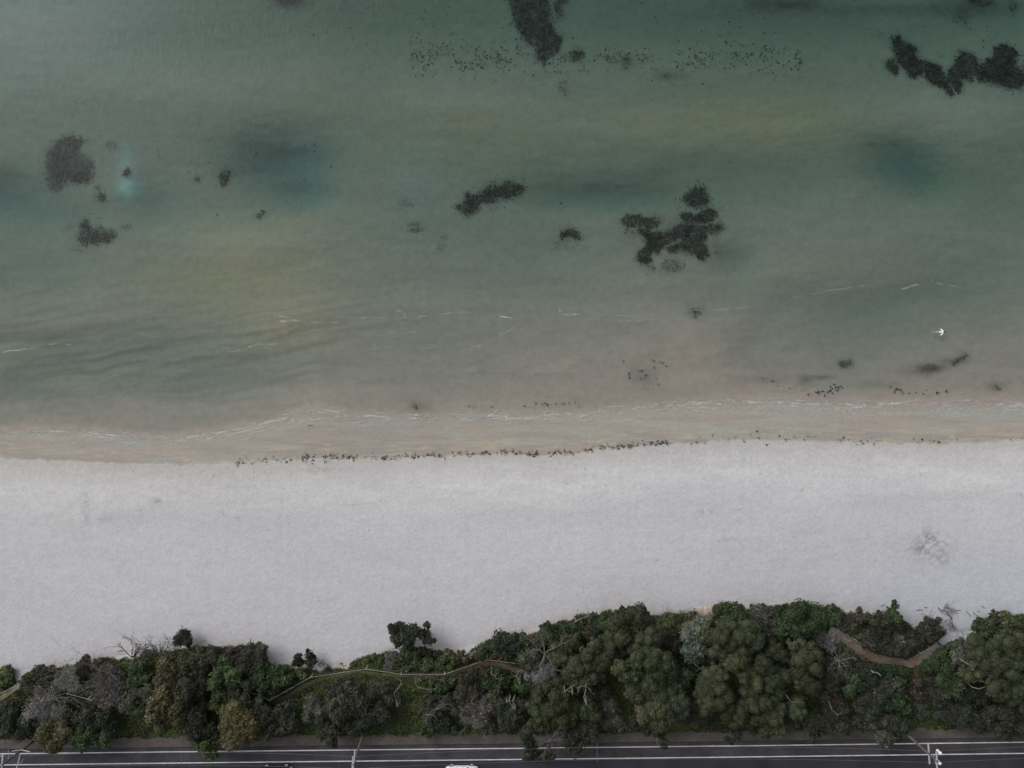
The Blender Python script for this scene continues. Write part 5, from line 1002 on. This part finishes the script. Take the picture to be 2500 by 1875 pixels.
# ------------------------------------------------------------------ fences beside the paths
def fence(t, pts, label, ph=1.0):
    pr = []
    for a, b in pts:
        px, py = map(float, T(t, a, b)); z = float(gz(px, py)); X, Y = map(float, P(px, py, z+ph)); pr.append((X, Y, z))
    rt = empty('fence', pr[0]); tag(rt, label, 'fence', 'light timber rail fences beside the paths')
    for X, Y, z in pr:
        b = MB(); b.tube([(X, Y, z-.3), (X, Y, z+ph+.08)], .06, 8); b.build('post', M['arm_wood'], rt)
    for i in range(len(pr)-1):
        a, c = pr[i], pr[i+1]; b = MB(); b.tube([(a[0], a[1], a[2]+ph), (c[0], c[1], c[2]+ph)], .025, 6)
        b.build('rail', M['rail'], rt)
        b = MB(); b.tube([(a[0], a[1], a[2]+ph*.5), (c[0], c[1], c[2]+ph*.5)], .012, 4); b.build('wire', M['wire'], rt)
fence(2, [(-100, 720), (60, 775), (133, 812), (478, 617), (947, 547), (1240, 591), (1606, 591), (1966, 469), (2250, 506), (2500, 535)], 'long zigzag fence with six posts beside the middle path', 1.3)
fence(1, [(570, 757), (740, 800), (770, 812)], 'fence rail showing left of the grey dead brush', 2.4)
fence(1, [(1045, 900), (1100, 918), (1175, 921)], 'short fence rail beside the big ochre crown', 1.6)
fence(1, [(-150, 850), (0, 757), (130, 690)], 'fence rail beside the sandy path at the left edge', 1.0)
fence(4, [(655, 228), (800, 310), (940, 385), (1090, 428)], 'fence along the dirt path in the right clearing', 1.0)
fence(4, [(1250, 463), (1340, 412), (1425, 368)], 'white fence beside the sandy path mouth', 1.0)

# ------------------------------------------------------------------ poles and wires
def up(px, py, h):              # a point h metres above the road, seen at this survey position
    X, Y = P(px, py, ZR+h); return np.array([float(X), float(Y), ZR+h])
def pole(base, top_px, h, label, lean=True):
    bx, by = P(*base, ZR); tp = up(*top_px, h); b0 = np.array([float(bx), float(by), ZR-.2])
    rt = empty('utility_pole', (b0[0], b0[1], ZR)); tag(rt, label, 'utility pole', 'timber utility poles along the road')
    b = MB(); b.tube([b0, b0+(tp-b0)*.5, tp], [.17, .15, .11], 10); b.build('pole', M['pole_wood'], rt); return rt, b0, tp
def arm(rt, a, c, r=.06, mat='arm_wood', ins=(0.08, .5, .92), name='crossarm'):
    a, c = np.array(a), np.array(c); b = MB(); d = c-a; L = np.linalg.norm(d); rz = math.atan2(d[1], d[0])
    b.box((a+c)/2, (L, r*2, r*2.2), rz); o = b.build(name, M[mat], rt)
    for f in ins:
        p0 = a+d*f; i_ = MB(); i_.tube([p0+[0, 0, r], p0+[0, 0, r+.08], p0+[0, 0, r+.16], p0+[0, 0, r+.24]], [.05, .085, .07, .04], 8); io = i_.build('insulator', M['porcelain'], o); 
    return o
# middle pole
rt, b0, tp = pole((890, 1783), (862.5, 1868), 9.2, 'thin grey pole with a white crossarm left of the white car')
arm(rt, up(866.5, 1830, 9.0), up(860.5, 1900, 9.0), .075)
arm(rt, up(861.5, 1846, 8.2), up(859, 1885, 8.2), .06, ins=(.05,))
# right pole
rt, b0, tp = pole((2192, 1774), (2289, 1859), 9.0, 'dark leaning pole with two crossarms at the right')
arm(rt, up(2266, 1813.5, 6.4), up(2269.5, 1865, 6.4), .07)
arm(rt, up(2286, 1834, 8.8), up(2288, 1877, 8.8), .07, ins=(.9,))
for (a, b, h) in [(2287, 1831, 8.6), (2286, 1856, 8.6)]:
    q0 = up(a, b, h-.5); i_ = MB(); i_.tube([q0, q0+[0, 0, .15], q0+[0, 0, .8], q0+[0, 0, .92]], [.10, .19, .19, .08], 10); i_.build('transformer_can', M['porcelain'], rt)
i_ = MB(); i_.tube([up(2270, 1845, 6.4), up(2280, 1852, 7.6), up(2286, 1868, 8.7)], .035, 6); i_.build('brace', M['arm_wood'], rt)
i_ = MB(); i_.tube([up(2284, 1842, 8.7), up(2279, 1848, 7.9)], .035, 6); i_.build('brace', M['arm_wood'], rt)
# left pole
rt, b0, tp = pole((92, 1802), (5, 1868), 9.6, 'dark slanting pole in the bottom left corner')
arm(rt, up(7.5, 1842, 9.4), up(4, 1885, 9.4), .07)
arm(rt, up(7.5, 1842, 9.4), up(-12, 1856, 9.4), .05, ins=())
arm(rt, up(50, 1841, 5.6), up(39, 1880, 5.6), .05, ins=())
for pts, r_ in [([(30, 1834), (40, 1832), (52, 1831)], .035), ([(52, 1831), (62, 1833), (73, 1835.5)], .06), ([(20, 1831), (21, 1842), (20, 1853)], .03), ([(58, 1853), (53, 1859), (48, 1866)], .025)]:
    i_ = MB(); i_.tube([up(a, b, 5.2) for a, b in pts], r_, 6); i_.build('bracket', M['arm_wood'], rt)
# wires, sagging from pole to pole
def wire(name, spans, label):
    b = MB(); rt = None
    pts = []
    for (a, c, sag) in spans:
        a, c = np.array(a), np.array(c)
        for t_ in np.linspace(0, 1, 25):
            q_ = a+(c-a)*t_; q_[2] -= sag*4*t_*(1-t_); pts.append(q_)
    b.tube(pts, .014, 4, False); o = b.build(name, M['wire']); tag(o, label, 'wire', 'overhead wires along the road'); return o
wire('overhead_wire', [(up(-700, 1853, 9.4), up(6, 1847, 9.4), .9), (up(6, 1847, 9.4), up(865, 1847, 9.2), 1.0), (up(865, 1847, 9.2), up(2287, 1834, 9.0), 1.7), (up(2287, 1834, 9.0), up(3300, 1825, 9.0), 1.2)], 'overhead wire above the bicycle lane, nearer the scrub')
wire('overhead_wire', [(up(-700, 1888, 9.4), up(4, 1876, 9.4), .9), (up(4, 1876, 9.4), up(861, 1877, 9.2), .8), (up(861, 1877, 9.2), up(2288, 1862, 9.0), 1.5), (up(2288, 1862, 9.0), up(3300, 1850, 9.0), 1.1)], 'overhead wire above the traffic lane, nearer the cars')
for (x_, y0, y1, h_, lab) in [(444, 1844, 1876, 8.4, 'thin spreader rod between the wires, left span'), (1458, 1814, 1860, 7.6, 'thin spreader rod between the wires, long span')]:
    b = MB(); b.tube([up(x_, y0, h_), up(x_, y1, h_)], .025, 6); o = b.build('wire_spreader', M['wire']); tag(o, lab, 'wire spreader', 'spreader rods on the overhead wires')

# ------------------------------------------------------------------ cars
def car(px, py, paint, label, L=4.5, ang=0.0, lights=True):
    X, Y = map(float, P(px, py, ZR)); rt = empty('parked_car' if False else 'car', (X, Y, ZR+.008)); tag(rt, label, 'car', 'cars on the road')
    rt.rotation_euler = (0, 0, ang)
    def part(name, V, Q, mat, parent=rt, sm_=True):
        o = mesh(name, V, Q, mat, None, smooth=sm_); o.parent = parent; return o
    # body: stations along x, ring of (y, z)
    st_ = [(-2.25, .62, .42, .62, .55), (-2.18, .76, .30, .80, .70), (-1.9, .85, .22, .90, .82), (-1.35, .89, .20, .96, .86), (-.6, .90, .20, .97, .87), (.3, .90, .20, .96, .87), (.9, .90, .20, .93, .86), (1.5, .88, .22, .86, .82), (1.95, .82, .26, .76, .72), (2.2, .70, .32, .62, .58), (2.27, .52, .42, .52, .45)]
    V = []; n = 14
    for (sx, hw, zb, zt, ht) in st_:
        sx *= L/4.5; zm = (zb+zt)/2
        for (yy, zz) in [(0, zb), (hw*.7, zb), (hw*.93, zb+.04), (hw, zb+(zt-zb)*.35), (hw*.99, zb+(zt-zb)*.7), (ht, zt-.02), (ht*.6, zt+.03), (0, zt+.05), (-ht*.6, zt+.03), (-ht, zt-.02), (-hw*.99, zb+(zt-zb)*.7), (-hw, zb+(zt-zb)*.35), (-hw*.93, zb+.04), (-hw*.7, zb)]:
            V.append((sx, yy, zz))
    Q = [(i*n+j, (i+1)*n+j, (i+1)*n+(j+1) % n, i*n+(j+1) % n) for i in range(len(st_)-1) for j in range(n)]
    e = (len(st_)-1)*n
    for j in range(1, 7): Q.append((j, j+1 if j < 7 else j, (n-j-1) % n, (n-j) % n)); Q.append((e+j, e+(n-j) % n, e+(n-j-1) % n, e+j+1))
    part('body', V, Q, paint)
    # glasshouse and roof
    g_ = [(-1.75, .70, .96, .96), (-1.35, .66, .94, 1.30), (-.9, .62, .94, 1.42), (-.2, .61, .94, 1.46), (.35, .61, .94, 1.42), (.75, .64, .94, 1.2), (1.15, .70, .90, .93)]
    V = []; 
    for (sx, hw, zb, zt) in g_:
        sx *= L/4.5; lo = .80
        V += [(sx, lo, zb), (sx, hw*(.98 if zt > 1.2 else 1.1), zt-.05), (sx, hw*.5, zt), (sx, 0, zt+.015), (sx, -hw*.5, zt), (sx, -hw*(.98 if zt > 1.2 else 1.1), zt-.05), (sx, -lo, zb)]
    Q = [(i*7+j, (i+1)*7+j, (i+1)*7+j+1, i*7+j+1) for i in range(len(g_)-1) for j in range(6)]
    part('window', V, Q, M['glass'])
    V = []
    for (sx, hw, zt) in [(-1.38, .56, 1.30), (-.9, .60, 1.425), (-.2, .60, 1.465), (.35, .60, 1.425), (.42, .58, 1.40)]:
        V += [(sx*L/4.5, y_, zt+.022-.05*(abs(y_)/.6)**2) for y_ in (-hw, -hw*.5, 0, hw*.5, hw)]
    part('roof', V, [(i*5+j, (i+1)*5+j, (i+1)*5+j+1, i*5+j+1) for i in range(4) for j in range(4)], paint)
    for sg in (-1, 1):
        V = []
        for (sx, z_) in [(-1.75, .97), (-1.3, 1.33), (.4, 1.43), (1.12, .95)]: pass
        for nm, a_, b_2 in (('pillar', (-1.7, .97), (-1.3, 1.32)), ('pillar', (.4, 1.42), (1.12, .95)), ('pillar', (-.35, .95), (-.3, 1.45))):
            bb = MB(); bb.tube([(a_[0]*L/4.5, sg*(.80 if a_[1] < 1.1 else .62), a_[1]), (b_2[0]*L/4.5, sg*(.80 if b_2[1] < 1.1 else .62), b_2[1])], .035, 6)
            o = bb.build('pillar', paint); o.parent = rt
        bb = MB(); bb.box((.72*L/4.5, sg*.98, .98), (.14, .2, .13)); o = bb.build('mirror', paint); o.parent = rt
        bb = MB(); bb.box((2.14*L/4.5, sg*.60, .60), (.2, .26, .12)); o = bb.build('headlight', M['lamp_w']); o.parent = rt
        bb = MB(); bb.box((-2.17*L/4.5, sg*.64, .70), (.16, .2, .16)); o = bb.build('tail_light', M['lamp_r']); o.parent = rt
        for sx in (-1.38, 1.36):
            we = bpy.data.objects.new('wheel', None); C.objects.link(we); we.parent = rt; we.location = (sx*L/4.5, sg*.80, .32)
            th = np.linspace(0, 2*math.pi, 21)[:-1]
            prof = [(.0, -.10), (.20, -.11), (.30, -.11), (.33, -.06), (.33, .06), (.30, .115), (.22, .115)]
            V = [(r_*math.cos(t_), y_*sg, r_*math.sin(t_)) for r_, y_ in prof for t_ in th]; Q = [(i*20+j, i*20+(j+1) % 20, (i+1)*20+(j+1) % 20, (i+1)*20+j) for i in range(len(prof)-1) for j in range(20)]
            part('tyre', V, Q, M['rubber'], we)
            prof = [(.22, .10), (.215, .085), (.08, .10), (.05, .112), (.0, .114)]
            V = [(r_*math.cos(t_), y_*sg, r_*math.sin(t_)) for r_, y_ in prof for t_ in th]
            part('rim', V, [(i*20+j, i*20+(j+1) % 20, (i+1)*20+(j+1) % 20, (i+1)*20+j) for i in range(len(prof)-1) for j in range(20)], M['alloy'], we)
    return rt
car(1128, 1880.5, M['car_white'], 'white car cut by the bottom edge of the frame', 4.4, math.radians(.65))
car(677, 1881.5, M['car_black'], 'black car cut by the bottom edge, only wheels and side visible', 4.4, math.radians(.65))

# ------------------------------------------------------------------ the swimmer
def skinned(name, verts, edges, radii, mat, parent, sub=1):
    m_ = bpy.data.meshes.new(name); m_.from_pydata(verts, edges, []); m_.materials.append(mat); o = bpy.data.objects.new(name, m_); C.objects.link(o); o.parent = parent
    s_ = o.modifiers.new('skin', 'SKIN')
    if not m_.skin_vertices: m_.skin_vertices.new() if hasattr(m_.skin_vertices, 'new') else None
    for i, r_ in enumerate(radii): m_.skin_vertices[0].data[i].radius = (r_, r_) if not isinstance(r_, tuple) else r_
    m_.skin_vertices[0].data[0].use_root = True
    q_ = o.modifiers.new('sub', 'SUBSURF'); q_.levels = sub; q_.render_levels = sub+1
    return o
sx_, sy_ = map(float, P(2295, 810.5, 0.0)); sw = empty('person', (sx_, sy_, 0.0)); tag(sw, 'person in a white top swimming in the right shallows', 'person')
# body lies along x, head to the right (+x), floating face down
Vb = [(-.12, 0, -.03), (.10, 0, -.01), (.30, 0, .02), (.45, 0, .02), (.56, 0, .02), (.66, 0, .03),            # 0 pelvis .. 5 head top
      (.40, .17, .02), (.22, .36, .0), (.02, .42, -.04), (-.08, .43, -.05),                                        # left arm swept back
      (.40, -.17, .02), (.24, -.36, .0), (.04, -.50, -.02), (-.06, -.55, -.03),                                    # right arm out and back
      (-.22, .09, -.06), (-.60, .10, -.14), (-.98, .06, -.20), (-1.10, .06, -.24), (-.22, -.09, -.06), (-.62, -.12, -.20), (-1.0, -.14, -.30), (-1.12, -.14, -.34)]
Eb = [(0, 1), (1, 2), (2, 3), (3, 4), (4, 5), (2, 6), (6, 7), (7, 8), (8, 9), (2, 10), (10, 11), (11, 12), (12, 13), (0, 14), (14, 15), (15, 16), (16, 17), (0, 18), (18, 19), (19, 20), (20, 21)]
Rb = [.13, .13, .14, .07, .095, .085, .075, .05, .035, .03, .075, .05, .035, .03, .085, .06, .035, .03, .085, .06, .035, .03]
skinned('body', Vb, Eb, Rb, M['skin'], sw)
Vs_ = [(-.16, 0, -.02), (.10, 0, .0), (.30, 0, .03), (.40, 0, .03), (.39, .18, .03), (.20, .36, .01), (.06, .41, -.03), (.39, -.18, .03), (.23, -.36, .01), (.08, -.47, -.01)]
skinned('shirt', Vs_, [(0, 1), (1, 2), (2, 3), (2, 4), (4, 5), (5, 6), (2, 7), (7, 8), (8, 9)], [.16, .165, .18, .10, .10, .075, .065, .10, .075, .065], M['shirt'], sw)
vh = QS[0]*np.array([.125, .105, .10])+np.array([.655, 0, .05]); mesh('hair', vh, QS[1], M['hair'], None, smooth=True).parent = sw
for sgy, nm in ((.43, 1), (-.55, -1)):     # hands: palm and five short fingers
    hx = -.10; Vf = [(hx+.02, sgy, -.05), (hx-.06, sgy, -.055)]; Ef = [(0, 1)]; Rf = [.03, .032]
    for k_ in range(4):
        y_ = sgy+(k_-1.5)*.02; Vf += [(hx-.10, y_, -.055), (hx-.13-.012*(k_ in (1, 2)), y_, -.065)]; b_i = len(Vf)-2; Ef += [(1, b_i), (b_i, b_i+1)]; Rf += [.009, .008]
    Vf += [(hx-.03, sgy+.035*nm, -.05), (hx-.07, sgy+.055*nm, -.055)]; Ef += [(0, len(Vf)-2), (len(Vf)-2, len(Vf)-1)]; Rf += [.010, .009]
    skinned('hand', Vf, Ef, Rf, M['skin'], sw)
